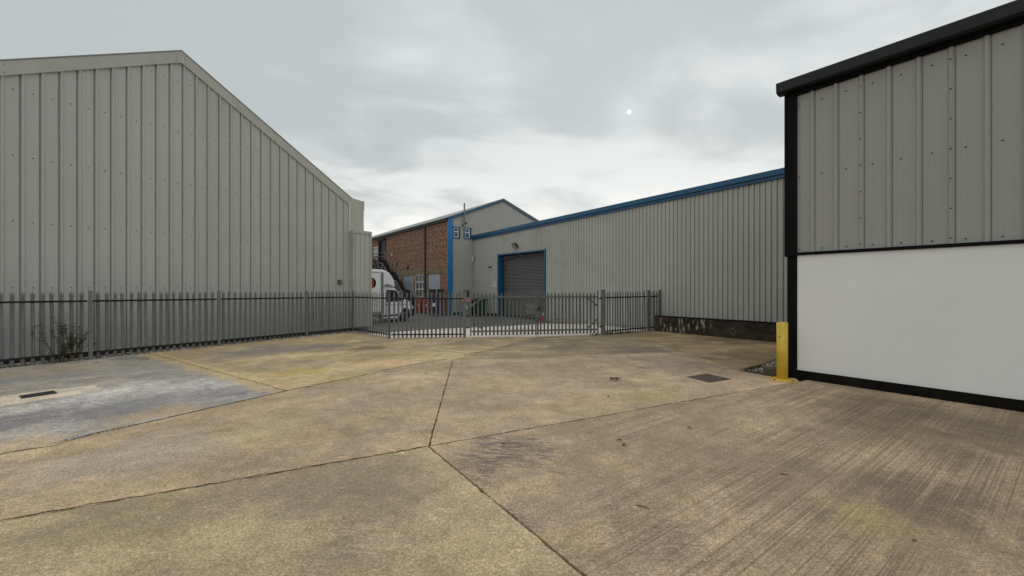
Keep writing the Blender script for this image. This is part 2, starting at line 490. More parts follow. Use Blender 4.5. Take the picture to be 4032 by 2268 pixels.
M['con_mid'] = concrete('concrete_tan', TAN_A, TAN_B, GREYP, 0.5, 0.08, 30, 0.12, 0.3, C(168, 152, 112), (0.6, 1.2), 10, 0.5, 0.15, 0.6,
                        [sp(500, 1800, 1.0, C(168, 164, 152), 0.5), sp(1050, 1690, 0.7, C(196, 180, 146), 0.5), sp(1480, 1590, 0.9, C(158, 142, 126), 0.5),
                         sp(2650, 1440, 1.3, C(140, 130, 116), 0.6), sp(2560, 1560, 0.8, C(190, 172, 126), 0.5)])
M['con_front'] = concrete('concrete_tan_front', C(174, 155, 122), C(198, 178, 144), C(150, 136, 118), 0.5, 0.10, 30, 0.14, 0.22, C(156, 145, 106), (0.6, 1.2), 20, 0.55, 0.12, 0.5,
                          [sp(1350, 1900, 0.9, C(136, 123, 106), 0.6), sp(330, 2090, 0.8, C(142, 132, 102), 0.5), sp(1400, 2150, 0.45, TYRE, 0.35, 1), sp(900, 2150, 0.6, C(196, 180, 140), 0.4)])
M['con_broom'] = concrete('concrete_brushed_brown', C(170, 149, 120), C(195, 172, 140), C(140, 123, 106), 0.5, 0.85, 34, 0.2, 0.14, C(150, 134, 94), (0.5, 1.2), 34, 0.55, 0.12, 0.3,
                          [sp(1985, 1785, 0.75, TYRE, 0.95, 1), sp(1900, 2100, 0.50, TYRE, 0.8, 1), sp(2640, 2130, 0.35, TYRE, 0.45, 1), sp(2480, 1700, 0.6, TYRE, 0.3, 1), sp(2450, 2000, 0.4, TYRE, 0.3, 1),
                           sp(3650, 1960, 0.7, C(104, 90, 76), 0.7), sp(3100, 1880, 0.9, C(126, 110, 94), 0.55), sp(3500, 1640, 1.5, C(118, 106, 82), 0.6), sp(3400, 2040, 0.45, C(176, 158, 108), 0.5),
                           sp(4000, 1700, 1.6, C(112, 100, 80), 0.6)])
J5L = (-3.98, 6.84, -10.2, 10.8)
M['con_grey'] = concrete('concrete_blue_grey', C(166, 162, 152), C(190, 182, 164), C(144, 145, 147), 0.8, 0.05, 54, 0.2, 0.6,
                         C(176, 158, 120), (0.35, 1.0), 40, 0.4, 0.2, 0.3,
                         [sp(200, 1640, 1.3, C(128, 128, 131), 0.85), sp(700, 1560, 1.3, C(148, 150, 152), 0.6), sp(40, 1760, 0.55, C(206, 180, 140), 0.8), sp(640, 1625, 0.6, C(192, 168, 134), 0.75),
                          sp(640, 1405, 0.9, C(124, 120, 76), 0.75), sp(800, 1440, 0.6, C(124, 120, 76), 0.7), sp(150, 1465, 1.1, C(160, 144, 116), 0.7), sp(1020, 1545, 0.6, C(130, 129, 130), 0.7), sp(1000, 1560, 0.5, C(206, 204, 200), 0.6, 1), sp(500, 1530, 0.8, C(226, 226, 222), 0.8, 1), sp(250, 1590, 0.9, C(226, 226, 222), 0.6, 1), sp(760, 1520, 0.9, C(222, 220, 214), 0.7, 1), sp(120, 1700, 0.7, C(210, 206, 196), 0.5, 1)],
                         [(*J5L, 0.34, C(198, 176, 132), 0.85)])
M['con_yellow'] = concrete('concrete_yellow_grey', C(186, 164, 122), C(212, 190, 148), C(152, 143, 134), 0.6, 0.04, 54, 0.35, 0.55,
                           C(188, 168, 106), (0.4, 1.0), 40, 0.4, 0.12, 0.3,
                           [sp(1020, 1385, 1.6, C(142, 136, 134), 0.8), sp(1250, 1368, 1.1, C(138, 132, 130), 0.75), sp(1180, 1465, 0.7, C(196, 172, 96), 0.7), sp(1450, 1372, 0.7, C(104, 88, 64), 0.7),
                            sp(1500, 1430, 0.9, C(226, 190, 150), 0.6), sp(1850, 1352, 1.0, C(122, 110, 96), 0.7), sp(1130, 1400, 0.8, C(218, 198, 152), 0.6), sp(700, 1390, 0.9, C(186, 160, 124), 0.6)],
                           [(*J5L, 0.22, C(206, 184, 136), 0.7)])
M['con_gate'] = concrete('concrete_gate_tan', C(160, 143, 112), C(190, 171, 134), C(126, 116, 104), 0.8, 0.05, 20, 0.3, 0.45, C(170, 152, 110), (0.5, 1.6), 0, 0.45, 0.2, 0.3, [sp(2230, 1370, 0.9, C(122, 112, 102), 0.6), sp(2500, 1380, 1.2, C(136, 126, 114), 0.6), sp(1950, 1360, 1.0, C(120, 110, 98), 0.6)])
M['con_side'] = concrete('concrete_side_brown', C(164, 141, 106), C(206, 180, 136), C(122, 106, 86), 0.75, 0.05, 20, 0.45, 0.55,
                         C(150, 126, 82), (0.5, 2.0), 5, 0.45, 0.25, 0.3)
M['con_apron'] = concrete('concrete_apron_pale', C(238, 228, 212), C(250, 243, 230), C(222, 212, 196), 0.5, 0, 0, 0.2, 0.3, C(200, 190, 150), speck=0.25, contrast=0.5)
M['con_drain'] = concrete('concrete_drain_patch', C(226, 212, 182), C(244, 234, 212), C(176, 152, 116), 0.6, 0, 0, 0.35, 0.6, C(160, 150, 106), speck=0.35)
M['asphalt'] = concrete('yard_asphalt', C(112, 111, 109), C(126, 124, 120), C(96, 95, 94), 0.5, 0, 0, 0, 0.15, speck=0.3, scuff=0, contrast=0.5)
M['rubble'] = paint('whitewashed_base', C(200, 194, 180), 0.9, 0, 0.2, 9.0, 0.0, 0.3, 0.2, C(92, 84, 68), 0.8, 0.5)
M['dirt'] = paint('joint_dirt', C(58, 48, 34), 0.97, 0, 0.4, 12.0, 0, 0.4, 0.1)


# ------------------------------------------------------------------ mesh helpers
class MB:
    def __init__(self):
        self.v, self.f = [], []

    def add(self, vs, fs):
        o = len(self.v)
        self.v += [tuple(p) for p in vs]
        self.f += [tuple(i + o for i in f) for f in fs]
        return self

    def box(self, x0, x1, y0, y1, z0, z1):
        x0, x1 = min(x0, x1), max(x0, x1); y0, y1 = min(y0, y1), max(y0, y1); z0, z1 = min(z0, z1), max(z0, z1)
        vs = [(x, y, z) for z in (z0, z1) for y in (y0, y1) for x in (x0, x1)]
        return self.add(vs, [(0, 2, 3, 1), (4, 5, 7, 6), (0, 1, 5, 4), (2, 6, 7, 3), (0, 4, 6, 2), (1, 3, 7, 5)])

    def prism(self, poly, a0, a1, axis='y'):
        """polygon in the other two axes, extruded along axis"""
        n = len(poly)
        P = lambda p, a: (p[0], a, p[1]) if axis == 'y' else ((a, p[0], p[1]) if axis == 'x' else (p[0], p[1], a))
        vs = [P(p, a0) for p in poly] + [P(p, a1) for p in poly]
        fs = [tuple(range(n))[::-1], tuple(range(n, 2 * n))]
        fs += [(i, (i + 1) % n, n + (i + 1) % n, n + i) for i in range(n)]
        return self.add(vs, fs)

    def cyl(self, p0, p1, r0, r1=None, seg=12, cap=True):
        r1 = r0 if r1 is None else r1
        p0, p1 = Vector(p0), Vector(p1)
        ax = (p1 - p0).normalized()
        t = Vector((0, 0, 1)) if abs(ax.z) < 0.9 else Vector((1, 0, 0))
        u = ax.cross(t).normalized()
        w = ax.cross(u)
        vs = []
        for p, r in ((p0, r0), (p1, r1)):
            for i in range(seg):
                a = 2 * math.pi * i / seg
                vs.append(p + u * (math.cos(a) * r) + w * (math.sin(a) * r))
        fs = [(i, (i + 1) % seg, seg + (i + 1) % seg, seg + i) for i in range(seg)]
        if cap:
            fs += [tuple(range(seg))[::-1], tuple(range(seg, 2 * seg))]
        return self.add(vs, fs)

    def tube(self, pts, r, seg=8):
        for a, b in zip(pts[:-1], pts[1:]):
            self.cyl(a, b, r, r, seg)
        return self

    def bar(self, p0, p1, w, h):
        """rectangular bar between two points: w across, h in the up-most direction"""
        p0, p1 = Vector(p0), Vector(p1)
        ax = (p1 - p0).normalized()
        up_ = Vector((0, 0, 1)) if abs(ax.z) < 0.95 else Vector((0, 1, 0))
        u = ax.cross(up_).normalized()
        q = u.cross(ax)
        vs = [p + u * (sx_ * w / 2) + q * (sz * h / 2) for p in (p0, p1) for sx_, sz in ((-1, -1), (1, -1), (1, 1), (-1, 1))]
        return self.add(vs, [(0, 1, 2, 3), (7, 6, 5, 4), (0, 4, 5, 1), (1, 5, 6, 2), (2, 6, 7, 3), (3, 7, 4, 0)])

    def mesh(self, name, mat, smooth=False):
        me = bpy.data.meshes.new(name)
        me.from_pydata(self.v, [], self.f)
        bm = bmesh.new(); bm.from_mesh(me)
        bmesh.ops.recalc_face_normals(bm, faces=bm.faces)
        bm.to_mesh(me); bm.free()
        me.materials.append(M[mat] if isinstance(mat, str) else mat)
        if smooth:
            for p in me.polygons:
                p.use_smooth = True
        return me

    def build(self, name, mat, parent=None, loc=(0, 0, 0), rz=0.0, bevel=0.0, smooth=False):
        return put(name, self.mesh(name, mat, smooth), parent, loc, rz, bevel)


def put(name, me, parent=None, loc=(0, 0, 0), rz=0.0, bevel=0.0):
    o = bpy.data.objects.new(name, me)
    o.location = loc
    o.rotation_euler = (0, 0, rz)
    COL.objects.link(o)
    if parent is not None:
        o.parent = parent
    if bevel:
        b = o.modifiers.new('bevel', 'BEVEL')
        b.width = bevel
        b.segments = 2
        b.limit_method = 'ANGLE'
        b.angle_limit = R(40)
    return o


def tag(o, label=None, cat=None, group=None, kind=None):
    for k, v in (('label', label), ('category', cat), ('group', group), ('kind', kind)):
        if v:
            o[k] = v
    return o


def thing(name, loc, rz, label, cat, group=None):
    o = bpy.data.objects.new(name, None)
    o.empty_display_size = 0.2
    o.location = loc
    o.rotation_euler = (0, 0, rz)
    COL.objects.link(o)
    return tag(o, label, cat, group)


def text_mesh(name, s, size, mat, parent, loc, rot, extrude=0.002):
    cu = bpy.data.curves.new(name, 'FONT')
    cu.body = s
    cu.size = size
    cu.extrude = extrude
    cu.align_x = 'CENTER'
    cu.align_y = 'CENTER'
    tmp = bpy.data.objects.new(name + '_tmp', cu)
    me = bpy.data.meshes.new_from_object(tmp)
    me.name = name
    me.materials.clear()
    me.materials.append(M[mat])
    bpy.data.objects.remove(tmp)
    bpy.data.curves.remove(cu)
    o = put(name, me, parent, loc)
    o.rotation_euler = rot
    return o


# ------------------------------------------------------------------ ground
gm = MB().add([(-700, -700, -0.09), (700, -700, -0.09), (700, 900, -0.09), (-700, 900, -0.09)], [(0, 1, 2, 3)])
tag(gm.build('ground', 'dirt'), kind='structure')

yard = bpy.data.objects.new('concrete_yard', None)
COL.objects.link(yard)
tag(yard, kind='structure')


def inset(poly, dist):
    n = len(poly)
    area = sum(poly[i][0] * poly[(i + 1) % n][1] - poly[(i + 1) % n][0] * poly[i][1] for i in range(n))
    if area < 0:
        poly = poly[::-1]
    lines = []
    for i in range(n):
        a, b = Vector(poly[i]), Vector(poly[(i + 1) % n])
        dd = (b - a).normalized()
        nn = Vector((-dd.y, dd.x))
        lines.append((a + nn * dist, dd))
    out = []
    for i in range(n):
        (p, r), (q, s) = lines[i - 1], lines[i]
        cr = r.x * s.y - r.y * s.x
        if abs(cr) < 1e-4:
            out.append(q)
        else:
            t = ((q - p).x * s.y - (q - p).y * s.x) / cr
            out.append(p + r * t)
    return out


def slab(poly, mat, gap=0.008, jit=0.0035, name='concrete_slab', parent=yard, top=0.0, thick=0.07, step=0.07, rnd_=None):
    rr = rnd_ or random
    pts = inset([Vector(p) for p in poly], gap)
    out = []
    n = len(pts)
    for i in range(n):
        a, b = pts[i], pts[(i + 1) % n]
        L = (b - a).length
        near = (a.length < 16 or b.length < 16)
        k = max(1, int(L / (step if near else 0.6)))
        nn = Vector((-(b - a).y, (b - a).x)) / max(L, 1e-6)
        for j in range(k):
            p = a.lerp(b, j / k)
            w = jit * rr.gauss(0, 1)
            if rr.random() < 0.05:
                w += rr.uniform(0.4, 1.0) * jit * 3.5
            out.append(p + nn * w)
    mb = MB()
    k = len(out)
    # chamfered arris: outer ring a little lower than the top
    inner = []
    for i in range(k):
        a, b, c = out[i - 1], out[i], out[(i + 1) % k]
        dd = (c - a).normalized()
        inner.append(b + Vector((-dd.y, dd.x)) * 0.006)
    vs = [(p.x, p.y, top) for p in inner] + [(p.x, p.y, top - 0.005) for p in out] + [(p.x, p.y, top - thick) for p in out]
    fs = [tuple(range(k))]
    for i in range(k):
        j = (i + 1) % k
        fs.append((k + i, k + j, j, i))
        fs.append((2 * k + i, 2 * k + j, k + j, k + i))
    mb.add(vs, fs)
    return mb.build(name, mat, parent)


N0 = (-0.96, 4.44)
JT = (-1.50, 9.78)
J4 = [(-7.33, 1.44), (-5.60, 4.22), (-5.25, 4.71), (-3.98, 6.84), JT]
GR = (5.05, 8.45)                       # corner of the gravel strip
KT = (4.62, 15.85)
GATE_END = (1.0, 14.45)
FN = (0.807 * 0.12, -0.59 * 0.12)       # slab edge lies this far in front of the left fence line
FE = lambda p: (p[0] + FN[0], p[1] + FN[1])
P1, P2, P3 = (-10.90, 9.97), (-9.37, 12.24), (-7.87, 14.55)
PC = (-6.62, 16.05)
P0 = (-10.90 - 1.53, 9.97 - 2.27)
slab([N0, JT, (-3.98, 6.84), (-5.25, 4.71), (-5.60, 4.22), (-7.33, 1.44)], 'con_mid')
slab([N0, (5.62, 7.54), (5.74, 7.79), (5.33, 7.93), GR, (4.90, 11.0), (1.95, 10.45), JT], 'con_mid')
slab([JT, (1.95, 10.45), (4.90, 11.0), KT, (3.5, 15.1), GATE_END, (-0.84, 11.1)], 'con_gate')
slab([N0, (-7.33, 1.44), (-11, -4.5), (5.4, -4.5)], 'con_front')
slab([N0, (5.4, -4.5), (16.6, -4.5), (5.9, 7.67)], 'con_broom')
slab([GR, (9.6, 12.25), (6.2, 16.6), KT, (4.90, 11.0)], 'con_side', gap=0.012)
J5A = FE((-10.28, 10.9))
slab([(-3.98, 6.84), J5A, FE(P0), (-14.6, 4.5), (-11, -4.5), (-7.33, 1.44), (-5.60, 4.22), (-5.25, 4.71)], 'con_grey', gap=0.014, jit=0.010)
slab([(-3.98, 6.84), JT, (-0.84, 11.1), GATE_END, (-1.74, 14.3), (-4.42, 14.1), FE(PC), FE(P2), J5A], 'con_yellow', gap=0.012, jit=0.006)



def crack(pts, w, name='crack'):
    """fine dark crack: a thin dirt-filled ribbon along a jagged line"""
    rr = random.Random(len(pts) * 7 + int(pts[0][0]))
    P = [Vector(gp(*p)) for p in pts]
    path = []
    for a, b in zip(P[:-1], P[1:]):
        k = max(2, int((b - a).length / 0.06))
        for i in range(k):
            q = a.lerp(b, i / k)
            path.append(q + Vector((rr.gauss(0, 0.008), rr.gauss(0, 0.008))))
    path.append(P[-1])
    vs, fs = [], []
    for i, q in enumerate(path):
        dd = (path[min(i + 1, len(path) - 1)] - path[max(i - 1, 0)]).normalized()
        nn = Vector((-dd.y, dd.x)) * w * rr.uniform(0.3, 1.0) * (0.5 if i in (0, len(path) - 1) else 1)
        vs += [(q.x + nn.x, q.y + nn.y, 0.0015), (q.x - nn.x, q.y - nn.y, 0.0015)]
        if i:
            fs.append((2 * i - 2, 2 * i - 1, 2 * i + 1, 2 * i))
    return MB().add(vs, fs).build(name, 'dirt', yard)


crack([(1270, 1610), (1400, 1622), (1470, 1643), (1560, 1664)], 0.0035)
crack([(1790, 1420), (1960, 1412), (2130, 1408), (2190, 1411), (2360, 1405)], 0.006)
crack([(0, 1789), (90, 1772), (210, 1757), (330, 1719), (400, 1700), (560, 1668)], 0.018)
crack([(2560, 1355), (2640, 1366), (2700, 1392)], 0.006)
crack([(430, 1610), (560, 1580), (700, 1560)], 0.004)
crack([(560, 1668), (850, 1602), (1136, 1538), (1400, 1484), (1600, 1441), (1765, 1413)], 0.024, 'joint_dirt')
crack([(1822, 1397), (1860, 1391), (1905, 1385)], 0.03, 'joint_dirt')
crack([(0, 2050), (500, 1963), (1100, 1859), (1688, 1757)], 0.009, 'joint_dirt')
crack([(1688, 1757), (2100, 1685), (2500, 1616), (2900, 1545)], 0.006, 'joint_dirt')

# yard beyond the gate
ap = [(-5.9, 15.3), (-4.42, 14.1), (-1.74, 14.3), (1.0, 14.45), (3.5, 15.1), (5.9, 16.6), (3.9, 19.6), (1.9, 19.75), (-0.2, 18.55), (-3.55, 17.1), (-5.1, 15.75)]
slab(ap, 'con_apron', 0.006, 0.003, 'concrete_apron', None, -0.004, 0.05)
tag(bpy.data.objects['concrete_apron'], kind='structure')
am = MB().add([(-24, 13.5, -0.03), (6.3, 13.5, -0.03), (6.3, 60, -0.03), (-24, 60, -0.03)], [(0, 1, 2, 3)])
tag(am.build('asphalt_yard', 'asphalt'), kind='structure')
for a, b in (((1930, 1283), (2072, 1260)), ((2072, 1260), (2300, 1296))):
    pa, pb = gp(*a), gp(*b)
    mb = MB().bar((pa[0], pa[1], -0.0225), (pb[0], pb[1], -0.0225), 0.12, 0.006)
    tag(mb.build('painted_line', 'yellow_line'), kind='structure')

# gravel margins: a bed and loose stones
W_R = (5.74, 7.83)                                    # visible corner of the right-hand building
AX = Vector((0.640, -0.768)); AY = Vector((0.768, 0.640))
LX = Vector((0.5906, 0.807)); LY = Vector((-0.807, 0.5906))


def stones(name, pts_fn, n, smin, smax, mat, label, cat):
    mb = MB()
    rr = random.Random(name)
    for _ in range(n):
        x, y, z = pts_fn(rr)
        s = rr.uniform(smin, smax)
        q = [Vector((rr.uniform(.6, 1.1), 0, 0)), Vector((0, rr.uniform(.6, 1.1), 0)), Vector((-rr.uniform(.6, 1.1), 0, 0)),
             Vector((0, -rr.uniform(.6, 1.1), 0)), Vector((rr.uniform(-.3, .3), rr.uniform(-.3, .3), rr.uniform(.4, .8))), Vector((0, 0, -.5))]
        m3 = Matrix.Rotation(rr.uniform(0, 6.28), 3, 'Z') @ Matrix.Rotation(rr.uniform(-.5, .5), 3, 'X')
        vs = [Vector((x, y, z)) + (m3 @ p) * s for p in q]
        mb.add(vs, [(0, 1, 4), (1, 2, 4), (2, 3, 4), (3, 0, 4), (1, 0, 5), (2, 1, 5), (3, 2, 5), (0, 3, 5)])
    o = mb.build(name, mat)
    return tag(o, label, cat, kind='stuff')


bedm = MB()
g1 = Vector(GR) + AY * 7; g2 = Vector(W_R) + AY * 7
bedm.add([(GR[0], GR[1], -0.025), (5.33, 7.93, -0.025), (5.74, 7.79, -0.025), (g2.x, g2.y, -0.025), (g1.x, g1.y, -0.025)], [(0, 1, 2, 3, 4)])
tag(bedm.build('gravel_bed', 'gravel_bed'), kind='structure')
bedm = MB()
a0, a1 = Vector(P0) - LX * 3, Vector(PC)
bedm.add([(*(a0 - LY * 0.14), -0.015), (*(a1 - LY * 0.1), -0.015), (*(a1 + LY * 0.7), -0.015), (*(a0 + LY * 0.7), -0.015)], [(0, 1, 2, 3)])
tag(bedm.build('fence_margin', 'gravel_bed'), kind='structure')


def grav_right(rr):
    t, w = rr.uniform(0.0, 3.2), rr.uniform(0.03, 0.9)
    p = Vector(W_R) + AY * t - AX * w
    if t < 0.12 and w > 0.3:
        p = p + AY * 0.15 * w
    return (p.x, p.y, -0.02 + rr.uniform(0, 0.02))


def grav_left(rr):
    t, w = rr.uniform(-4.5, 7.6), rr.uniform(-0.12, 0.34)
    p = Vector(P1) + LX * t + LY * w
    return (p.x, p.y, -0.005 + rr.uniform(0, 0.025))


stones('pale_gravel', grav_right, 900, 0.012, 0.032, 'stone_pale', 'loose pale gravel beside the black corner column', 'gravel')
stones('brown_gravel', grav_right, 600, 0.012, 0.034, 'stone_brown', 'loose brown gravel beside the black corner column', 'gravel')
stones('fence_gravel_pale', grav_left, 1900, 0.014, 0.036, 'stone_pale', 'pale gravel strip under the long palisade fence', 'gravel')
stones('fence_gravel_brown', grav_left, 1300, 0.014, 0.04, 'stone_brown', 'brown gravel and dirt strip under the long palisade fence', 'gravel')


# ------------------------------------------------------------------ profiled cladding
def profile_pts(x0, x1, pitch, rib_h, rib_b, rib_t, minor, phase=0.0, groove=0, gw=0.016, gd=0.026):
    """points (x, outwards) of trapezoidal sheeting between x0 and x1; ribs centred on multiples of pitch"""
    pts = []
    k0 = math.floor((x0 - phase) / pitch) - 1
    k1 = math.ceil((x1 - phase) / pitch) + 1
    for k in range(k0, k1 + 1):
        c = phase + k * pitch
        pts += [(c - rib_b / 2, 0), (c - rib_t / 2, rib_h), (c + rib_t / 2, rib_h), (c + rib_b / 2, 0)]
        if groove:  # groove added beside each rib so its shade draws a dark line
            e = c + groove * (rib_b / 2 + 0.002)
            f_ = e + groove * gw
            lo, hi = min(e, f_), max(e, f_)
            pts += [(lo - 0.001, 0), (lo, -gd), (hi, -gd), (hi + 0.001, 0)]
        for q in minor:
            cc = c + q * pitch
            pts += [(cc - 0.009, 0), (cc, 0.003), (cc + 0.009, 0)]
    pts.sort()
    res = []
    for a, b in zip(pts[:-1], pts[1:]):
        if not res and b[0] > x0:
            t = (x0 - a[0]) / (b[0] - a[0]) if b[0] > a[0] else 0
            res.append((x0, a[1] + (b[1] - a[1]) * t))
        if res and x0 < b[0] < x1:
            res.append(b)
        if b[0] >= x1:
            t = (x1 - a[0]) / (b[0] - a[0]) if b[0] > a[0] else 0
            res.append((x1, a[1] + (b[1] - a[1]) * t))
            break
    return res


def sheet(parent, x0, x1, zb, ztop, prof, mat, breaks=(), lap=0.0):
    pts = profile_pts(x0, x1, **prof)
    for bx in breaks:
        if x0 < bx < x1:
            for (a, b) in zip(pts[:-1], pts[1:]):
                if a[0] < bx < b[0]:
                    t = (bx - a[0]) / (b[0] - a[0])
                    pts.append((bx, a[1] + (b[1] - a[1]) * t))
                    break
            pts.sort()
    mb = MB()
    n = len(pts)
    vs = [(x, -o - lap, zb) for x, o in pts] + [(x, -o - lap, ztop(x)) for x, o in pts]
    vs += [(x, -o - lap + 0.003, zb) for x, o in pts] + [(x, -o - lap + 0.003, ztop(x)) for x, o in pts]
    fs = [(i, i + 1, n + i + 1, n + i) for i in range(n - 1)]
    fs += [(2 * n + i + 1, 2 * n + i, 3 * n + i, 3 * n + i + 1) for i in range(n - 1)]
    fs += [(i + 1, i, 2 * n + i, 2 * n + i + 1) for i in range(n - 1)]
    mb.add(vs, fs)
    me = bpy.data.meshes.new('cladding_sheet')
    me.from_pydata(mb.v, [], mb.f)
    me.materials.append(M[mat])
    return put('cladding_sheet', me, parent)


def screws(parent, pts, r=0.015, out=0.0):
    mb = MB()
    for x, y, z in pts:
        mb.cyl((x, y, z), (x, y - 0.004, z), r, r * 0.9, 8)
        mb.cyl((x, y - 0.004, z), (x, y - 0.012, z), r * 0.55, r * 0.5, 6)
    o = mb.build('screw_heads', 'screw', parent)
    o['kind'] = 'stuff'
    return o


# ---- left building: local X along the gable, local Y into the building
LO = (-12.24, 9.22)
left = thing('warehouse', (LO[0], LO[1], 0), math.atan2(LX.y, LX.x),
             'stone grey metal warehouse gable with plain grey roof edge behind the long palisade fence', 'warehouse', None)
AP = 3.37
zl = lambda s: 8.80 - 0.565 * (AP - s) if s < AP else 8.80 - 0.615 * (s - AP)
LPROF = dict(pitch=0.311, rib_h=0.034, rib_b=0.075, rib_t=0.030, minor=(0.36, 0.64), phase=0.036, groove=-1, gw=0.026, gd=0.045)
SL0, SL1 = -12.0, 8.98
core = [(SL0, 0.12), (SL1, 0.12), (SL1, zl(SL1) - 0.02), (AP, zl(AP) - 0.02), (SL0, zl(SL0) - 0.02)]
SK = 0.30                                       # hidden flank leans so that it clears the yard
mb = MB()
n = len(core)
mb.add([(p[0], 0.055, p[1]) for p in core] + [(p[0] + 14 * (-0.12 if p[0] > 0 else 0), 14.0, p[1]) for p in core],
       [tuple(range(n))] + [(i, (i + 1) % n, n + (i + 1) % n, n + i) for i in range(n)] + [tuple(range(n, 2 * n))])
mb.build('wall_core', 'flash_left', left)
w = 0.311 * 3
x = 0.036 + 0.155 - w * 5
k = 0
while x < SL1 - 0.02:
    sheet(left, x, min(x + w, SL1), 0.13, zl, LPROF, 'clad_left', (AP,), 0.0025 * (k % 2))
    x += w; k += 1
xs0 = 0.036 + 0.155 - w * 5
pts = []
for i in range(-14, 30):
    sx_ = 0.036 + 0.311 * (i + 0.5)
    if sx_ > SL1 - 0.1:
        break
    for zz in (0.30, 1.825, 3.45, 5.05, 6.65, 8.2):
        if zz < zl(sx_) - 0.15:
            pts.append((sx_, -0.003, zz))
screws(left, pts)
VH = 0.36
for a, b in ((SL0, AP), (AP, SL1 + 0.05)):
    za, zb_ = zl(a), zl(b)
    MB().prism([(a, za - 0.02), (b, zb_ - 0.02), (b, zb_ + VH - 0.02), (a, za + VH - 0.02)], -0.055, 0.02).build('verge_flashing', 'flash_left', left, bevel=0.004)
    MB().prism([(a, za + VH - 0.02), (b, zb_ + VH - 0.02), (b, zb_ + VH + 0.005), (a, za + VH + 0.005)], -0.075, 14.0).build('roof', 'roof', left)
MB().prism([(AP - 0.13, zl(AP - .13) - 0.03), (AP, zl(AP) - 0.03), (AP + 0.13, zl(AP + .13) - 0.03), (AP + 0.13, zl(AP + .13) + VH - 0.03), (AP, zl(AP) + VH - 0.03), (AP - 0.13, zl(AP - .13) + VH - 0.03)],
           -0.062, -0.054).build('apex_flashing', 'flash_left', left)
pts = [(AP + dx * 0.10, -0.062, zl(AP + dx * .10) + q) for dx in (-1, 1) for q in (0.04, 0.15, 0.27)]
pts += [(x_, -0.055, zl(x_) + q) for x_ in (0.06, -0.9, 6.0, 6.05) for q in (0.05, 0.25)]
screws(left, pts, 0.012)
MB().box(SL1 - 0.05, SL1 + 0.07, -0.05, 0.05, 4.2, zl(SL1)).build('corner_flashing', 'flash_left', left, bevel=0.004)
MB().box(SL1 - 0.05, SL1 + 0.05, -0.04, 0.05, 0.13, 4.2).build('corner_flashing', 'flash_left', left, bevel=0.004)
# boxed eaves end, flat sheet
MB().prism([(SL1 + 0.02, 4.28), (SL1 + 0.66, 4.28), (SL1 + 0.66, 5.62), (SL1 + 0.13, 5.68), (SL1 - 0.1, 5.78), (SL1 + 0.02, 5.5)], -0.03, 1.6).build('eaves_box', 'flash_left', left, bevel=0.006)
MB().box(SL1 + 0.62, SL1 + 0.675, -0.045, 1.6, 5.22, 5.64).build('gutter_end', 'flash_left', left)
# downpipe enclosure, ribbed
ex0, ex1, ez = SL1 + 0.01, SL1 + 0.89, 4.30
MB().box(ex0, ex1, -0.225, 0.5, 0.16, ez - 0.03).build('enclosure_core', 'flash_left', left)
EPROF = dict(pitch=0.22, rib_h=-0.024, rib_b=0.05, rib_t=0.03, minor=(), phase=SL1 + 0.12)
es = sheet(left, ex0, ex1, 0.16, lambda s: ez - 0.03, EPROF, 'clad_left')
es.location = (0, -0.25, 0)
es.name = 'enclosure_sheet'
MB().box(ex0 - 0.015, ex1 + 0.015, -0.275, 0.5, ez - 0.13, ez).build('enclosure_cap', 'flash_left', left, bevel=0.004)
for xx in (ex0 - 0.01, ex1 - 0.07):
    MB().box(xx, xx + 0.08, -0.268, -0.235, 0.15, ez - 0.13).build('enclosure_trim', 'flash_left', left)
screws(left, [(ex0 + 0.14 + 0.22 * i, -0.258, zz) for i in range(4) for zz in (0.4, 1.75, 2.85, 3.6, 4.1)], 0.012)
MB().tube([(ex0 - 0.03, -0.05, 4.25), (ex0 - 0.03, -0.05, 5.45)], 0.022, 8).build('overflow_pipe', 'upvc', left)
# drip flashing, steel base rail and vent
MB().box(SL0, SL1, -0.06, 0.0, 0.10, 0.13).build('drip_flashing', 'flash_left', left)
MB().box(SL0, SL1 + 0.9, 0.06, 0.2, -0.08, 0.10).build('base_course', 'block', left)
mb = MB().box(8.42, 8.60, -0.065, -0.034, 1.98, 2.16)
vent = mb.build('wall_vent', 'galv_dark', left, bevel=0.004)
mb = MB()
for i in range(5):
    mb.box(8.435, 8.585, -0.075, -0.066, 2.0 + i * 0.032, 2.02 + i * 0.032)
mb.build('louvre', 'galv', vent)

# ---- right building
right = thing('warehouse', (W_R[0], W_R[1], 0), math.atan2(AX.y, AX.x),
              'grey clad warehouse with black trim over a white lower wall beside the yellow bollard', 'warehouse', None)
RE = 14.0
MB().box(0.02, RE, 0.035, 11.0, -0.08, 5.84).build('wall_core', 'white_wall', right)
RPROF = dict(pitch=0.362, rib_h=0.034, rib_b=0.080, rib_t=0.034, minor=(0.30, 0.48, 0.70), phase=0.285, groove=1, gw=0.010, gd=0.018)
rz0, rz1 = 2.535, 5.83
xb = [0.0] + [0.285 + 0.362 * 2 + 1.086 * i for i in range(0, 12)]
for i, (a, b) in enumerate(zip(xb[:-1], xb[1:])):
    sheet(right, a, min(b, RE), rz0, lambda s: rz1, RPROF, 'clad_right', (), 0.0025 * (i % 2))
pts = []
for i in range(-1, 34):
    sx_ = 0.285 + 0.362 * (i + 0.42)
    if sx_ < 0.05 or sx_ > RE - 0.2:
        continue
    for zz in (2.60, 4.05, 5.50):
        pts.append((sx_, -0.004, zz))
for xx in xb[1:-1]:
    for q in range(7):
        pts.append((xx - 0.005, -0.038, 2.62 + 0.48 * q))
screws(right, pts, 0.0135)
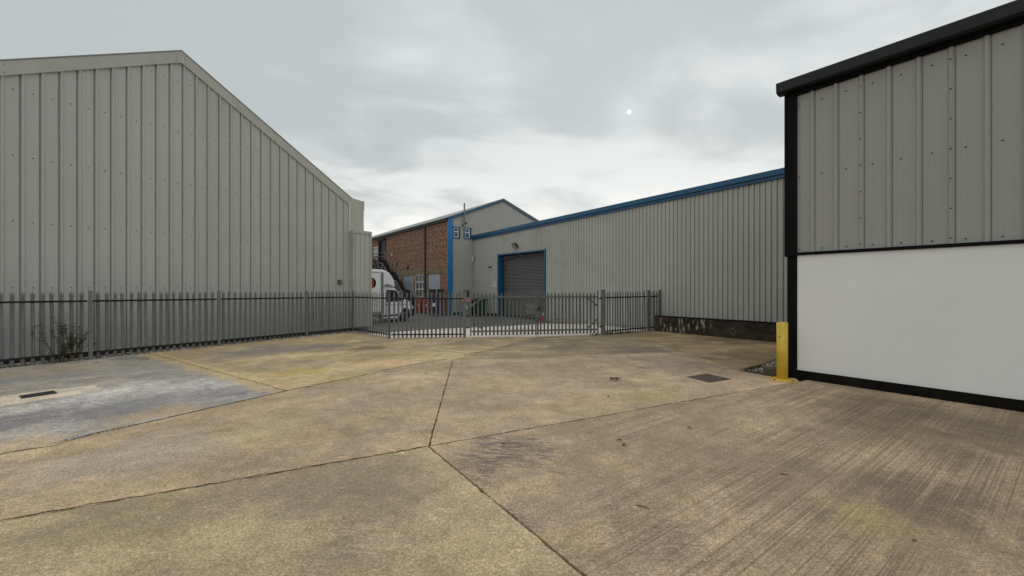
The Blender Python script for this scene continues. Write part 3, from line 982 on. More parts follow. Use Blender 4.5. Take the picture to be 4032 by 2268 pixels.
# white lower wall, black head trim, plinth, corner column and eaves gutter
MB().box(0.04, RE, -0.012, 0.028, 0.17, 2.475).build('white_panel', 'white_wall', right)
MB().box(-0.02, RE, -0.055, 0.028, 2.478, 2.534).build('sill_trim', 'black_col', right, bevel=0.004)
MB().box(-0.02, RE, -0.050, 0.028, -0.08, 0.168).build('plinth', 'blackb', right, bevel=0.006)
MB().box(-0.165, 0.045, -0.06, 0.35, 2.46, 5.80).build('corner_trim', 'black_col', right, bevel=0.006)
MB().box(-0.125, 0.045, -0.03, 0.30, 0.0, 2.458).build('corner_column', 'black_col', right, bevel=0.006)
MB().prism([(-0.17, 5.778), (-0.235, 5.80), (-0.25, 5.975), (-0.24, 5.99), (0.05, 6.0), (0.05, 5.80), (-0.06, 5.778)], -0.26, RE, 'x').build('eaves_gutter', 'black', right, bevel=0.002)
MB().box(-0.12, RE, -0.062, 0.03, 5.70, 5.776).build('eaves_soffit', 'black_col', right)
MB().prism([(0.0, 5.95), (5.5, 7.1), (11.2, 5.95), (11.2, 5.85), (0.0, 5.85)], -0.2, RE, 'x').build('roof', 'roof', right)
MB().box(-0.012, 0.018, 0.3, 11.0, 0.0, 5.80).build('end_wall', 'black_col', right)

# ---- middle building with blue trim
BO = Vector((-0.885 + 0.19, 24.9 + 0.16))
SB0, SB1 = -3.25, 17.5
mid = thing('warehouse', (BO.x, BO.y, 0), math.atan2(AX.y, AX.x),
            'long grey ribbed warehouse with blue eaves trim and a roller shutter doorway', 'warehouse', None)
zr = lambda s: 5.28 + (s - SB0) * 0.0175                    # underside of the blue fascia
D0, D1, DZ = s_at(1964, BO, AX), s_at(2146, BO, AX), 3.97                               # shutter opening
mb = MB()
mb.prism([(SB0, 0.0), (D0, 0.0), (D0, zr(D0) + .05), (SB0, zr(SB0) + .05)], 0.045, 11)
mb.prism([(D1, 0.0), (SB1, 0.0), (SB1, zr(SB1) + .05), (D1, zr(D1) + .05)], 0.045, 11)
mb.prism([(D0, DZ), (D1, DZ), (D1, zr(D1) + .05), (D0, zr(D0) + .05)], 0.045, 11)
mb.box(D0, D1, 0.9, 11, 0.0, DZ)
mb.build('wall_core', 'clad_blue', mid)
BPROF = dict(pitch=0.177, rib_h=0.032, rib_b=0.075, rib_t=0.04, minor=(), phase=0.0885, groove=1, gw=0.013, gd=0.022)
w = 0.177 * 6
x = SB0
k = 0
edges = [SB0]
while edges[-1] < SB1 - 0.3:
    edges.append(min(edges[-1] + w, SB1))
for a, b in zip(edges[:-1], edges[1:]):
    segs = []
    for lo, hi, zb in ((SB0, D0, 0.16), (D0, D1, DZ + 0.05), (D1, SB1, 0.16)):
        l2, h2 = max(a, lo), min(b, hi)
        if h2 - l2 > 0.02:
            segs.append((l2, h2, zb))
    for l2, h2, zb in segs:
        sheet(mid, l2, h2, zb, zr, BPROF, 'clad_blue', (), 0.002 * (k % 2))
    k += 1
pts = []
rr = random.Random(4)
for i in range(0, 112):
    sx_ = SB0 + 0.177 * (i + 0.0) + 0.177
    if sx_ > SB1 - 0.1:
        break
    if rr.random() < 0.35:
        continue
    for zz in (1.42, 2.75, 4.12):
        if D0 - 0.1 < sx_ < D1 + 0.1 and zz < DZ + 0.1:
            continue
        pts.append((sx_, -0.004, zz))
screws(mid, pts, 0.013)


def slopebox(name, s0, s1, za, zb_, y0, y1, mat, parent, f=zr, bevel=0.0):
    return MB().prism([(s0, f(s0) + za), (s1, f(s1) + za), (s1, f(s1) + zb_), (s0, f(s0) + zb_)], y0, y1).build(name, mat, parent, bevel=bevel)


for i, (a, b) in enumerate(zip((SB0 - 0.05, 3.9, 8.1, 12.3), (3.894, 8.094, 12.294, SB1))):
    slopebox('eaves_fascia', a, b, 0.075, 0.27, -0.16, 0.1, 'blue', mid)
    slopebox('eaves_drip', a, b, -0.045, 0.073, -0.10, 0.03, 'blue', mid)
MB().prism([(0.11, 5.42), (5.4, 6.2), (11, 5.42), (11, 5.34), (0.11, 5.34)], SB0, SB1, 'x').build('roof', 'roof', mid)
# door surround and shutter
MB().box(D0 - 0.02, D0 + 0.03, -0.05, 0.46, 0.0, DZ + 0.05).build('door_jamb', 'blue', mid)
MB().box(D1 - 0.03, D1 + 0.06, -0.05, 0.46, 0.0, DZ + 0.05).build('door_jamb', 'blue', mid)
MB().box(D0 - 0.045, D0 - 0.021, -0.07, 0.02, 0.0, DZ + 0.1).build('jamb_flange', 'blue', mid)
MB().box(D1 + 0.061, D1 + 0.085, -0.07, 0.02, 0.0, DZ + 0.1).build('jamb_flange', 'blue', mid)
MB().box(D0 + 0.031, D1 - 0.031, -0.05, 0.46, DZ - 0.03, DZ + 0.05).build('door_head', 'blue', mid)
MB().cyl((D0 + 0.1, 0.30, DZ - 0.12), (D1 - 0.1, 0.30, DZ - 0.12), 0.05, 0.05, 10).build('shutter_barrel', 'shutter', mid)
MB().cyl((D0 + 0.06, 0.22, DZ - 0.30), (D0 + 1.9, 0.22, DZ - 0.06), 0.03, 0.03, 8).build('cable_conduit', 'galv', mid)
sh = MB().box(D0 + 0.105, D1 - 0.105, 0.35, 0.43, 0.0, 0.05).build('roller_shutter', 'galv_dark', mid)
MB().box(D0 + 0.035, D0 + 0.10, 0.34, 0.46, 0.0, DZ - 0.1).build('guide', 'galv_dark', sh)
MB().box(D1 - 0.10, D1 - 0.035, 0.34, 0.46, 0.0, DZ - 0.1).build('guide', 'galv_dark', sh)
nsl = 44
sp = (DZ - 0.12) / nsl
prof = [(0.0, 0.0), (-0.010, sp * 0.18), (-0.016, sp * 0.42), (-0.012, sp * 0.68), (-0.002, sp * 0.86), (0.004, sp * 0.97), (0.02, sp * 0.97), (0.02, 0.0)]
sm = MB().prism([(0.38 + p[0] * 2.2, p[1]) for p in prof], D0 + 0.105, D1 - 0.105, 'x').mesh('slat', 'shutter')
for i in range(nsl):
    put('slat', sm, sh, (0, 0, 0.05 + i * sp))
MB().box(SB0, D0 - 0.05, -0.045, 0.02, 0.12, 0.158).build('drip_flashing', 'flash_left', mid)
MB().box(D1 + 0.09, SB1, -0.045, 0.02, 0.12, 0.158).build('drip_flashing', 'flash_left', mid)
MB().box(SB0 - 0.06, SB0 + 0.03, -0.05, 0.03, 0.0, 5.22).build('corner_trim', 'blue', mid)
MB().box(SB0, D0 - 0.06, 0.005, 0.018, 0.0, 0.12).build('base_course', 'blackb', mid)
MB().box(D1 + 0.1, SB1, -0.03, 0.018, -0.05, 0.12).build('base_course', 'rubble', mid)


def on_wall(s, out, z, frame=(BO, AX, AY)):
    o_, ax, ay = frame
    p = o_ + ax * s - ay * out
    return (p.x, p.y, z)


RZA = math.atan2(AX.y, AX.x)
# fittings on the middle building
s_ = s_at(2037, BO, AX)
fl = thing('floodlight', on_wall(s_, 0, 4.36), RZA, 'black floodlight on the wall above the roller shutter', 'floodlight')
MB().box(-0.03, 0.03, -0.16, -0.03, -0.02, 0.02).build('bracket', 'cctv', fl)
hd = MB().prism([(-0.16, -0.10), (-0.34, 0.12), (-0.24, 0.22), (-0.10, 0.06), (-0.10, -0.06)], -0.19, 0.19, 'x').build('housing', 'cctv', fl, bevel=0.008)
MB().add([(-0.16, -0.178, -0.085), (0.16, -0.178, -0.085), (0.16, -0.342, 0.11), (-0.16, -0.342, 0.11)], [(0, 1, 2, 3)]).build('lens', 'lamp_glass', hd)
s_ = s_at(1867, BO, AX)
al = thing('alarm_box', on_wall(s_, 0, 3.87), RZA, 'small white alarm box with a red side high on the ribbed wall', 'alarm')
MB().box(-0.11, 0.11, -0.13, -0.03, -0.17, 0.17).build('housing', 'upvc', al, bevel=0.02)
MB().box(0.112, 0.13, -0.11, -0.04, -0.14, 0.14).build('side_cover', 'cone_red', al)
s_ = s_at(1937, BO, AX)
cc_ = thing('security_camera', on_wall(s_, 0, 3.22), RZA, 'small dark security camera on the ribbed wall left of the shutter', 'camera')
MB().cyl((0, -0.03, -0.06), (0, -0.16, 0.0), 0.018, 0.018, 8).build('bracket', 'cctv', cc_)
MB().cyl((-0.14, -0.20, -0.035), (0.12, -0.14, 0.035), 0.042, 0.042, 10).build('housing', 'cctv', cc_)
s_ = s_at(1949.5, BO, AX)
sg = thing('number_sign', on_wall(s_, 0.034, 2.07), RZA, 'small white number 9 plate beside the shutter', 'sign')
MB().box(-0.17, 0.17, -0.012, 0.0, -0.145, 0.145).build('plate', 'label', sg, bevel=0.002)
text_mesh('numeral', '9', 0.27, 'ink', sg, (0, -0.015, 0.0), (R(90), 0, 0))

# ------------------------------------------------------------------ brick building with clad gable (far)
BC = BO + AX * SB0                                            # where the long wall meets the gable
GX = AY.copy()                                                # gable runs along +AY to the right
t0 = 2.05
GO = BC - GX * t0                                             # left corner of the gable
brick = thing('brick_building', (GO.x, GO.y, 0), math.atan2(GX.y, GX.x),
              'two storey brown brick building with a grey clad gable and bright blue corner strip', 'building')
GAP = t0 + 2.70
zg = lambda s: 6.52 + s * 0.405 if s < GAP else 6.52 + GAP * 0.405 - (s - GAP) * 0.34
GW = 10.5
BL = 24.0
MB().prism([(0.12, 0.0), (GW, 0.0), (GW, zg(GW) - .02), (GAP, zg(GAP) - .02), (0.12, 6.42)], 0.05, BL - 0.02).build('wall_core', 'clad_gable', brick)
GPROF = dict(pitch=0.177, rib_h=0.03, rib_b=0.075, rib_t=0.04, minor=(), phase=0.05, groove=1, gw=0.022, gd=0.03)
wins = [(s_at(1783, GO, GX), s_at(1809, GO, GX), 5.30, 6.02), (s_at(1827, GO, GX), s_at(1853, GO, GX), 5.32, 6.04)]
edges = [0.30]
while edges[-1] < GW - 0.3:
    edges.append(min(edges[-1] + 1.062, GW))
cuts = sorted(set(edges + [q for wv in wins for q in wv[:2]]))
for a, b in zip(cuts[:-1], cuts[1:]):
    if b - a < 0.01:
        continue
    inw = [wv for wv in wins if a >= wv[0] - 1e-4 and b <= wv[1] + 1e-4]
    if inw:
        zb0, zt0 = inw[0][2], inw[0][3]
        sheet(brick, a, b, 0.14, lambda s: zb0, GPROF, 'clad_gable', (GAP,))
        sheet(brick, a, b, zt0, zg, GPROF, 'clad_gable', (GAP,))
    else:
        sheet(brick, a, b, 0.14, zg, GPROF, 'clad_gable', (GAP,))
MB().box(0.0, GW, -0.02, 0.0, 0.0, 0.14).build('base_course', 'blackb', brick)
for a, b in ((0.0, GAP), (GAP, GW)):
    slopebox('verge_trim', a, b, -0.07, 0.08, -0.10, 0.02, 'blue' if a == 0 else 'verge_grey', brick, zg)
    MB().prism([(a - (0.2 if a == 0 else 0), zg(a) + 0.10 - (0.08 if a == 0 else 0)), (b, zg(b) + 0.10), (b, zg(b) + 0.16), (a - (0.2 if a == 0 else 0), zg(a) + 0.16 - (0.08 if a == 0 else 0))], -0.12, BL).build('roof', 'roof', brick)
MB().box(-0.06, 0.30, -0.10, 0.0, 0.0, 6.5).build('corner_strip', 'blue_bright', brick)
for (a, b, z0, z1) in wins:
    wf = MB()
    for bx in ((a - 0.04, a + 0.03, z0 - 0.04, z1 + 0.04), (b - 0.03, b + 0.04, z0 - 0.04, z1 + 0.04)):
        wf.box(bx[0], bx[1], -0.07, 0.018, bx[2], bx[3])
    wf.box(a + 0.03, b - 0.03, -0.07, 0.018, z0 - 0.04, z0 + 0.02)
    wf.box(a + 0.03, b - 0.03, -0.07, 0.018, z1 - 0.03, z1 + 0.04)
    f_ = wf.build('window', 'blue', brick)
    fr = MB()
    a2, b2, q0, q1 = a + 0.03, b - 0.10, z0 + 0.02, z1 - 0.03
    zm = q0 + (q1 - q0) * 0.58
    for bx in ((a2, a2 + 0.05, q0, q1), (b2 - 0.05, b2, q0, q1), (a2 + .05, b2 - .05, q0, q0 + 0.05), (a2 + .05, b2 - .05, q1 - 0.05, q1), (a2 + .05, b2 - .05, zm - 0.03, zm + 0.03)):
        fr.box(bx[0], bx[1], -0.035, 0.012, bx[2], bx[3])
    fr.build('frame', 'upvc', f_)
    for (p0, p1) in ((q0 + 0.05, zm - 0.03), (zm + 0.03, q1 - 0.05)):
        MB().box(a2 + 0.05, b2 - 0.05, -0.01, 0.010, p0, p1).build('pane', 'glass_dark', f_)
    MB().box(b2, b - 0.03, -0.012, 0.010, q0, q1).build('reveal', 'blue', f_)
# flue, vent cowl
s_ = s_at(1823, GO, GX)
MB().tube([(s_ - 0.1, -0.05, zg(s_) - 0.85), (s_ - 0.08, -0.16, zg(s_) - 0.80), (s_, -0.18, zg(s_) - 0.62), (s_, -0.18, zg(s_) + 0.72)], 0.055, 10).build('flue_pipe', 'galv', brick)
s_ = s_at(1831, GO, GX)
MB().cyl((s_, 0.0, 6.38), (s_, -0.12, 6.38), 0.08, 0.07, 10).build('vent_cowl', 'galv_dark', brick)

# the brick flank: local frame runs from the corner back along -AX; a helper empty is avoided by using the same local axes:
# along the flank = +Y of the gable frame, outwards = -X
EAVE = 6.38
yw = lambda u: -s_at(u, GO, AX)                               # distance along the flank for a photograph column
bw = MB()
OPEN = []
hz = lambda yy, v: EYE + (1134.7 - v) / FPX * (GO.y - AX.y * yy)


def span(u0, u1):
    a, b = yw(u0), yw(u1)
    return min(a, b), max(a, b)


win_a = (*span(1588, 1630), 1.15, 2.82)
win_w = (*span(1636, 1677), 1.15, 2.86)
win_b = (*span(1686, 1734), 1.15, 2.82)
win_u = (*span(1472, 1490.5), 4.85, 5.72)
door_u = (*span(1494, 1519), 4.25, 6.05)
win_c = (win_a[1] + 0.5, win_a[1] + 1.7, 1.15, 2.82)
holes = [win_a, win_w, win_b, win_u, door_u, win_c]
ys = sorted(set([0.0, BL] + [q for h in holes for q in h[:2]]))
for a, b in zip(ys[:-1], ys[1:]):
    hs = sorted([h for h in holes if a >= h[0] - 1e-5 and b <= h[1] + 1e-5], key=lambda h: h[2])
    z = 0.0
    for h in hs:
        bw.box(-0.03, 0.10, a, b, z, h[2])
        z = h[3]
    bw.box(-0.03, 0.10, a, b, z, EAVE)
fl_wall = bw.build('brick_wall', 'brick_far', brick)
band0, band1 = 0.0, win_c[1] + 0.4
MB().box(-0.045, -0.031, band0 + 0.02, band1, 2.86, 3.30).build('lintel_band', 'concrete_band', brick)
MB().box(-0.16, 0.0, -0.05, BL, EAVE, EAVE + 0.13).build('gutter', 'gutter', brick)
yd = yw(1678)
MB().tube([(-0.10, yd, 0.0), (-0.10, yd, EAVE)], 0.055, 10).build('downpipe', 'gutter', brick)
for (a, b, z0, z1), kind in ((win_a, 'board'), (win_b, 'board'), (win_c, 'board')):
    o_ = MB().box(0.03, 0.09, a, b, z0, z1).build('window', 'upvc', brick)
    m_ = (a + b) / 2
    MB().box(0.005, 0.029, a + 0.02, m_ - 0.012, z0 + 0.02, z1 - 0.02).build('pane', 'pane_board', o_)
    MB().box(0.005, 0.029, m_ + 0.012, b - 0.02, z0 + 0.02, z1 - 0.02).build('pane', 'pane_board', o_)


def grid_window(a, b, z0, z1, nx, nz, glassmat, bar_=0.05):
    o_ = MB().box(0.06, 0.09, a, b, z0, z1).build('window', 'upvc', brick)
    fr_ = MB()
    for i in range(nx + 1):
        y_ = a + (b - a - bar_) * i / nx
        fr_.box(-0.01, 0.055, y_, y_ + bar_, z0, z1)
    for j in range(nz + 1):
        z_ = z0 + (z1 - z0 - bar_) * j / nz
        for i in range(nx):
            y_ = a + (b - a - bar_) * i / nx + bar_
            y2 = a + (b - a - bar_) * (i + 1) / nx
            fr_.box(-0.008, 0.052, y_, y2, z_, z_ + bar_)
    fr_.build('frame', 'upvc', o_)
    for i in range(nx):
        for j in range(nz):
            y_ = a + (b - a - bar_) * i / nx + bar_
            y2 = a + (b - a - bar_) * (i + 1) / nx
            z_ = z0 + (z1 - z0 - bar_) * j / nz + bar_
            z2 = z0 + (z1 - z0 - bar_) * (j + 1) / nz
            MB().box(0.03, 0.05, y_, y2, z_, z2).build('pane', glassmat, o_)


grid_window(*win_w, 3, 3, 'glass_grey', 0.06)
grid_window(*win_u, 3, 2, 'glass_pale', 0.07)
a, b, z0, z1 = door_u
o_ = MB().box(0.05, 0.09, a, b, z0, z1).build('door', 'dark_wood', brick)
fr_ = MB().box(-0.09, 0.045, a - 0.12, a + 0.10, z0 - 0.1, z1 + 0.12).box(-0.09, 0.045, b - 0.10, b + 0.12, z0 - 0.1, z1 + 0.12).box(-0.28, 0.045, a - 0.2, b + 0.2, z1 + 0.121, z1 + 0.2)
fr_.build('door_frame', 'dark_wood', o_)
MB().box(0.03, 0.049, a + 0.14, (a + b) / 2, z0 + 0.1, z1 - 0.3).build('door_leaf', 'black_plastic', o_)
for u, v in ((1547, 1002), (1563, 1044), (1608, 1054)):
    y_ = yw(u)
    z_ = hz(y_, v)
    q = GO - AX * y_ - GX * 0.03
    lamp = thing('wall_lamp', (q.x, q.y, z_), math.atan2(GX.y, GX.x),
                 {1547: 'pale wall lamp on the brick wall beside the upper stair flight', 1563: 'dark wall lamp on the brick wall above the stair landing',
                  1608: 'wall lamp on the brick wall above the boarded window'}[u], 'lamp')
    MB().box(-0.10, 0.0, -0.10, 0.10, -0.14, 0.14).build('housing', 'cctv' if u != 1547 else 'lamp_glass', lamp, bevel=0.02)
    MB().box(-0.10, 0.0, 0.101, 0.16, -0.05, 0.20).build('back_plate', 'lamp_glass' if u != 1547 else 'cctv', lamp)

# ------------------------------------------------------------------ outside staircase
st = thing('staircase', (GO.x, GO.y, 0), math.atan2(GX.y, GX.x),
           'dark steel outside staircase with grey handrails climbing the brick wall', 'staircase')
XN, XF = -1.22, -0.14                                         # near and far edge of the treads
nodes = [(3.80, 0.0), (5.80, 1.66), (6.48, 1.66), (8.68, 3.20), (9.36, 3.20), (10.7, 4.30), (13.6, 4.30)]


def railing(x, first, last):
    mb = MB()
    line = [(x, y, z + 0.72) for y, z in nodes[first:last]]
    low = [(x, y, z + 0.36) for y, z in nodes[first:last]]
    mb.tube(line, 0.024, 6).tube(low, 0.018, 6)
    for y, z in nodes[first:last]:
        mb.cyl((x, y, z - 0.1), (x, y, z + 0.72), 0.02, 0.02, 6)
    return mb


for x in (XN, XF):
    railing(x, 0, 7).build('handrail', 'stair_rail', st)
    for (y0, z0), (y1, z1) in zip(nodes[:-1], nodes[1:]):
        MB().bar((x, y0, z0 - 0.10), (x, y1, z1 - 0.10), 0.05, 0.24).build('stringer', 'stair', st)
for (y0, z0), (y1, z1) in zip(nodes[:-1], nodes[1:]):
    if z1 > z0:
        nst = round((z1 - z0) / 0.19)
        tm = MB().box(XN + 0.03, XF - 0.03, -0.13, 0.13, -0.03, 0.0).box(XN + 0.03, XF - 0.03, -0.115, -0.10, -0.20, -0.031).mesh('tread', 'stair')
        for i in range(1, nst):
            put('tread', tm, st, (0, y0 + (y1 - y0) * i / nst, z0 + (z1 - z0) * i / nst))
    else:
        MB().box(XN + 0.03, XF - 0.03, y0, y1, z0 - 0.05, z0).build('landing', 'stair', st)
mb = MB()
MB().tube([(XN, 13.6, 5.02), (XF, 13.6, 5.02)], 0.024, 6).tube([(XN, 13.6, 4.66), (XF, 13.6, 4.66)], 0.018, 6).build('end_rail', 'stair_rail', st)
for y, z in ((6.1, 1.64), (9.0, 3.15), (11.4, 4.1), (13.4, 4.1)):
    for x in (XN + 0.06, XF - 0.06):
        MB().box(x - 0.05, x + 0.05, y - 0.05, y + 0.05, -0.03, z - 0.06).build('support_post', 'stair', st)

# ------------------------------------------------------------------ low brick wall (bricks one by one)
BW0 = Vector((6.03, 16.33))
BWL = 5.6
wall = thing('brick_wall', (BW0.x, BW0.y, 0), RZA, 'low sooty brick wall with white stains against the ribbed warehouse', 'wall')
MB().box(0.012, BWL, 0.012, 0.34, -0.08, 0.618).build('mortar_core', 'mortar', wall)
bms = []
rr = random.Random(7)
for k in range(6):
    L, H = 0.215, 0.065
    mb = MB()
    j = lambda q=0.002: rr.uniform(-q, q)
    c = 0.006
    mb.prism([(0 + j(), c), (c, 0 + j()), (L - c, 0 + j()), (L + j(), c), (L + j(), H - c), (L - c, H + j()), (c, H + j()), (0 + j(), H - c)], 0.0, 0.06)
    bms.append(mb.mesh('brick', 'brick_near'))
half = MB().box(0, 0.1025, 0.0, 0.06, 0, 0.065).mesh('brick', 'brick_near')
endb = MB().box(0.0, 0.06, 0.062, 0.30, 0, 0.065).mesh('brick', 'brick_near')
for c_ in range(8):
    z = 0.008 + c_ * 0.0765
    off = 0.0 if c_ % 2 == 0 else 0.1125
    if off:
        put('brick', half, wall, (0, rr.uniform(-0.004, 0.004), z))
    x = off
    while x < BWL - 0.2:
        put('brick', rr.choice(bms), wall, (x, rr.uniform(-0.006, 0.006), z))
        x += 0.225
    put('brick', endb, wall, (0.002, 0.0, z))
MB().box(-0.01, BWL, -0.012, 0.36, 0.619, 0.645).build('coping', 'blackb', wall, bevel=0.006)

# ------------------------------------------------------------------ palisade fencing


def pale_mesh(name, H, mat, splay=0.03):
    """W-section pale with a three pronged pointed head; front is -Y"""
    xs = [-0.034, -0.021, -0.007, 0.007, 0.021, 0.034]
    yo = [0.0, -0.014, -0.004, -0.004, -0.014, 0.0]
    th = 0.004
    zt = H - 0.17
    mb = MB()
    nn_ = len(xs)
    vs = [(x, y, 0) for x, y in zip(xs, yo)] + [(x, y, zt) for x, y in zip(xs, yo)]
    vs += [(x, y + th, 0) for x, y in zip(xs, yo)] + [(x, y + th, zt) for x, y in zip(xs, yo)]
    fs = []
    for i in range(nn_ - 1):
        fs += [(i, i + 1, nn_ + i + 1, nn_ + i), (2 * nn_ + i + 1, 2 * nn_ + i, 3 * nn_ + i, 3 * nn_ + i + 1), (i + 1, i, 2 * nn_ + i, 2 * nn_ + i + 1)]
    fs += [(0, nn_, 3 * nn_, 2 * nn_), (nn_ - 1, 2 * nn_ + nn_ - 1, 3 * nn_ + nn_ - 1, 2 * nn_ - 1)]
    mb.add(vs, fs)
    # prongs: (left, centre, right)
    for (xa, xb_, ya, yb_, dx, dy, h) in ((-0.034, -0.010, 0.0, -0.010, -splay, -0.012, 0.12), (-0.012, 0.012, -0.004, -0.004, 0, 0.014, 0.17), (0.010, 0.034, -0.010, 0.0, splay, -0.012, 0.12)):
        m_ = h * 0.62
        q = 0.62
        pv = []
        for yy in (0.0, th):
            pv += [(xa, ya + yy, zt), (xb_, yb_ + yy, zt), (xb_ + dx * q, yb_ + dy * q + yy, zt + m_), ((xa + xb_) / 2 + dx, (ya + yb_) / 2 + dy + yy, zt + h), (xa + dx * q, ya + dy * q + yy, zt + m_)]
        mb.add(pv, [(0, 1, 2, 3, 4), (9, 8, 7, 6, 5), (0, 5, 6, 1), (1, 6, 7, 2), (2, 7, 8, 3), (3, 8, 9, 4), (4, 9, 5, 0)])
    return mb.mesh(name, mat)


PALE = pale_mesh('pale', 1.73, 'galv', 0.010)
PALE_G = pale_mesh('pale', 1.62, 'gate_galv', 0.006)


def i_post(H, w=0.10, d_=0.10):
    mb = MB()
    mb.box(-w / 2, w / 2, -d_ / 2, -d_ / 2 + 0.009, 0, H)
    mb.box(-w / 2, w / 2, d_ / 2 - 0.009, d_ / 2, 0, H)
    mb.box(-0.004, 0.004, -d_ / 2 + 0.009, d_ / 2 - 0.009, 0, H)
    return mb.mesh('post', 'galv')


POST = i_post(1.76, 0.066, 0.076)


def fence(pts, npales, label, h0, h1, post_first=True, post_last=True, pale_end=None):
    """pts: post positions in plan; rails on the camera side; heights drop from h0 to h1 (offset of the pale feet)"""
    p0 = Vector(pts[0])
    dirv = (Vector(pts[-1]) - p0)
    th = math.atan2(dirv.y, dirv.x)
    root = thing('palisade_fence', (p0.x, p0.y, 0), th, label, 'fence')
    Ltot = dirv.length
    base = lambda s: h0 + (h1 - h0) * s / Ltot
    ds = [(Vector(p) - p0).length for p in pts]
    for i, s in enumerate(ds):
        if (i == 0 and not post_first) or (i == len(ds) - 1 and not post_last):
            continue
        put('post', POST, root, (s, -0.02, base(s) - 0.02))
    for i, (a, b) in enumerate(zip(ds[:-1], ds[1:])):
        n_ = npales[i]
        for rz_ in (0.16, 1.47):
            z0, z1 = base(a) + rz_, base(b) + rz_
            mb = MB()
            x0_, x1_ = a + 0.045, b - 0.045
            mb.prism([(x0_, z0 - 0.024), (x1_, z1 - 0.024), (x1_, z1 + 0.024), (x0_, z0 + 0.024)], 0.030, 0.036)
            mb.prism([(x0_, z0 + 0.018), (x1_, z1 + 0.018), (x1_, z1 + 0.024), (x0_, z0 + 0.024)], -0.015, 0.030)
            mb.build('rail', 'galv_dark', root)
        for k_ in range(n_):
            s = a + (b - a) * (k_ + 1) / (n_ + 1)
            o_ = put('pale', PALE, root, (s, 0.056, base(s) + 0.01 + random.uniform(-0.006, 0.006)))
            o_.rotation_euler = (random.uniform(-.008, .008), random.gauss(0, .007), random.uniform(-.06, .06))
    return root


LXv = Vector((1.53, 2.29)).normalized()
lp = [Vector(P1) + LXv * (2.75 * i) for i in (-2, -1, 0, 1, 2)]
lp = [Vector(PC) - LXv * q for q in (7.46 + 5.5, 7.46 + 2.75, 7.46, 4.70, 1.95)] + [Vector(PC)]
fence(lp, (17, 17, 17, 17, 13), 'long palisade fence with grey pales in front of the stone grey gable', 0.05, -0.03, True, True)
PM, PG = Vector((-4.42, 13.94)), Vector((-1.74, 14.15))
fence([Vector(PC), PM], (16,), 'short angled palisade run in front of the parked van', -0.03, -0.03, False, True)
fence([PM, PG], (17,), 'palisade run beside the capped gate post', -0.03, -0.04, False, False)
PR = Vector((3.53, 14.96))
PR2 = Vector((5.72, 16.20))
PR3 = PR + (PR2 - PR).normalized() * 3.22
fence([PR, PR2, PR3], (17, 5), 'palisade run ending behind the low sooty brick wall', -0.03, 0.0, False, True)


# gate posts
gpl = thing('gate_post', (PG.x, PG.y, 0), 0.05, 'square grey gate post with a flat topped bracket on its side', 'gate post')
MB().box(-0.052, 0.052, -0.052, 0.052, -0.06, 1.72).build('post', 'gate_galv', gpl, bevel=0.006)
MB().box(-0.056, 0.056, -0.056, 0.056, 1.721, 1.73).build('cap', 'galv_dark', gpl)
br = MB().box(0.07, 0.17, 0.02, 0.06, 1.48, 1.715).build('bracket', 'galv_dark', gpl)
MB().box(0.0, 0.25, -0.06, 0.12, 1.732, 1.752).build('bracket_plate', 'black', br)
MB().tube([(0.06, 0, 0.36), (0.19, 0, 0.36)], 0.018, 8).build('hinge', 'galv_dark', gpl)
MB().tube([(-0.12, -0.02, 1.28), (-0.06, -0.02, 1.28)], 0.018, 8).build('latch_bolt', 'galv_dark', gpl)
gpr = thing('gate_post', (PR.x, PR.y, 0), 0.15, 'square galvanised gate post beside the low brick wall fence run', 'gate post')
MB().box(-0.068, 0.068, -0.068, 0.068, -0.06, 1.76).build('post', 'galv', gpr, bevel=0.006)
for z in (0.32, 1.42):
    MB().tube([(-0.21, -0.01, z), (-0.06, -0.01, z)], 0.018, 8).build('hinge', 'galv_dark', gpr)
    MB().box(-0.10, -0.075, -0.035, 0.02, z - 0.035, z + 0.055).build('hinge_plate', 'galv_dark', gpr)


def gate(A, B, label, brace_at_a, n_=16, lockbox=False):
    A, B = Vector(A), Vector(B)
    dv = B - A
    L = dv.length
    root = thing('palisade_gate', (A.x, A.y, 0), math.atan2(dv.y, dv.x), label, 'gate', None)
    for z in (0.22, 1.48):
        MB().box(0.055, L - 0.055, -0.03, 0.03, z - 0.03, z + 0.03).build('rail', 'gate_galv', root, bevel=0.004)
    MB().box(0.0, 0.05, -0.03, 0.03, 0.06, 1.70).build('stile', 'gate_galv', root, bevel=0.004)
    MB().box(L - 0.05, L, -0.03, 0.03, 0.06, 1.70).build('stile', 'gate_galv', root, bevel=0.004)
    if brace_at_a:
        br_ = [((0.05, 0.95 + 0.21), (0.45, 1.45)), ((0.05, 0.68), (0.48, 0.25))]
    else:
        br_ = [((L - 0.05, 1.14), (L - 0.45, 1.45)), ((L - 0.05, 0.62), (L - 0.47, 0.25))]
    for (x0, z0), (x1, z1) in br_:
        MB().bar((x0, 0.0, z0), (x1, 0.0, z1), 0.045, 0.05).build('brace', 'gate_galv', root)
    for k_ in range(n_):
        s = 0.05 + (L - 0.1) * (k_ + 0.72) / (n_ + 0.44)
        o_ = put('pale', PALE_G, root, (s, 0.046, 0.06 + random.uniform(-0.004, 0.004)))
        o_.rotation_euler = (0, random.uniform(-.004, .004), random.uniform(-.04, .04))
    return root, L


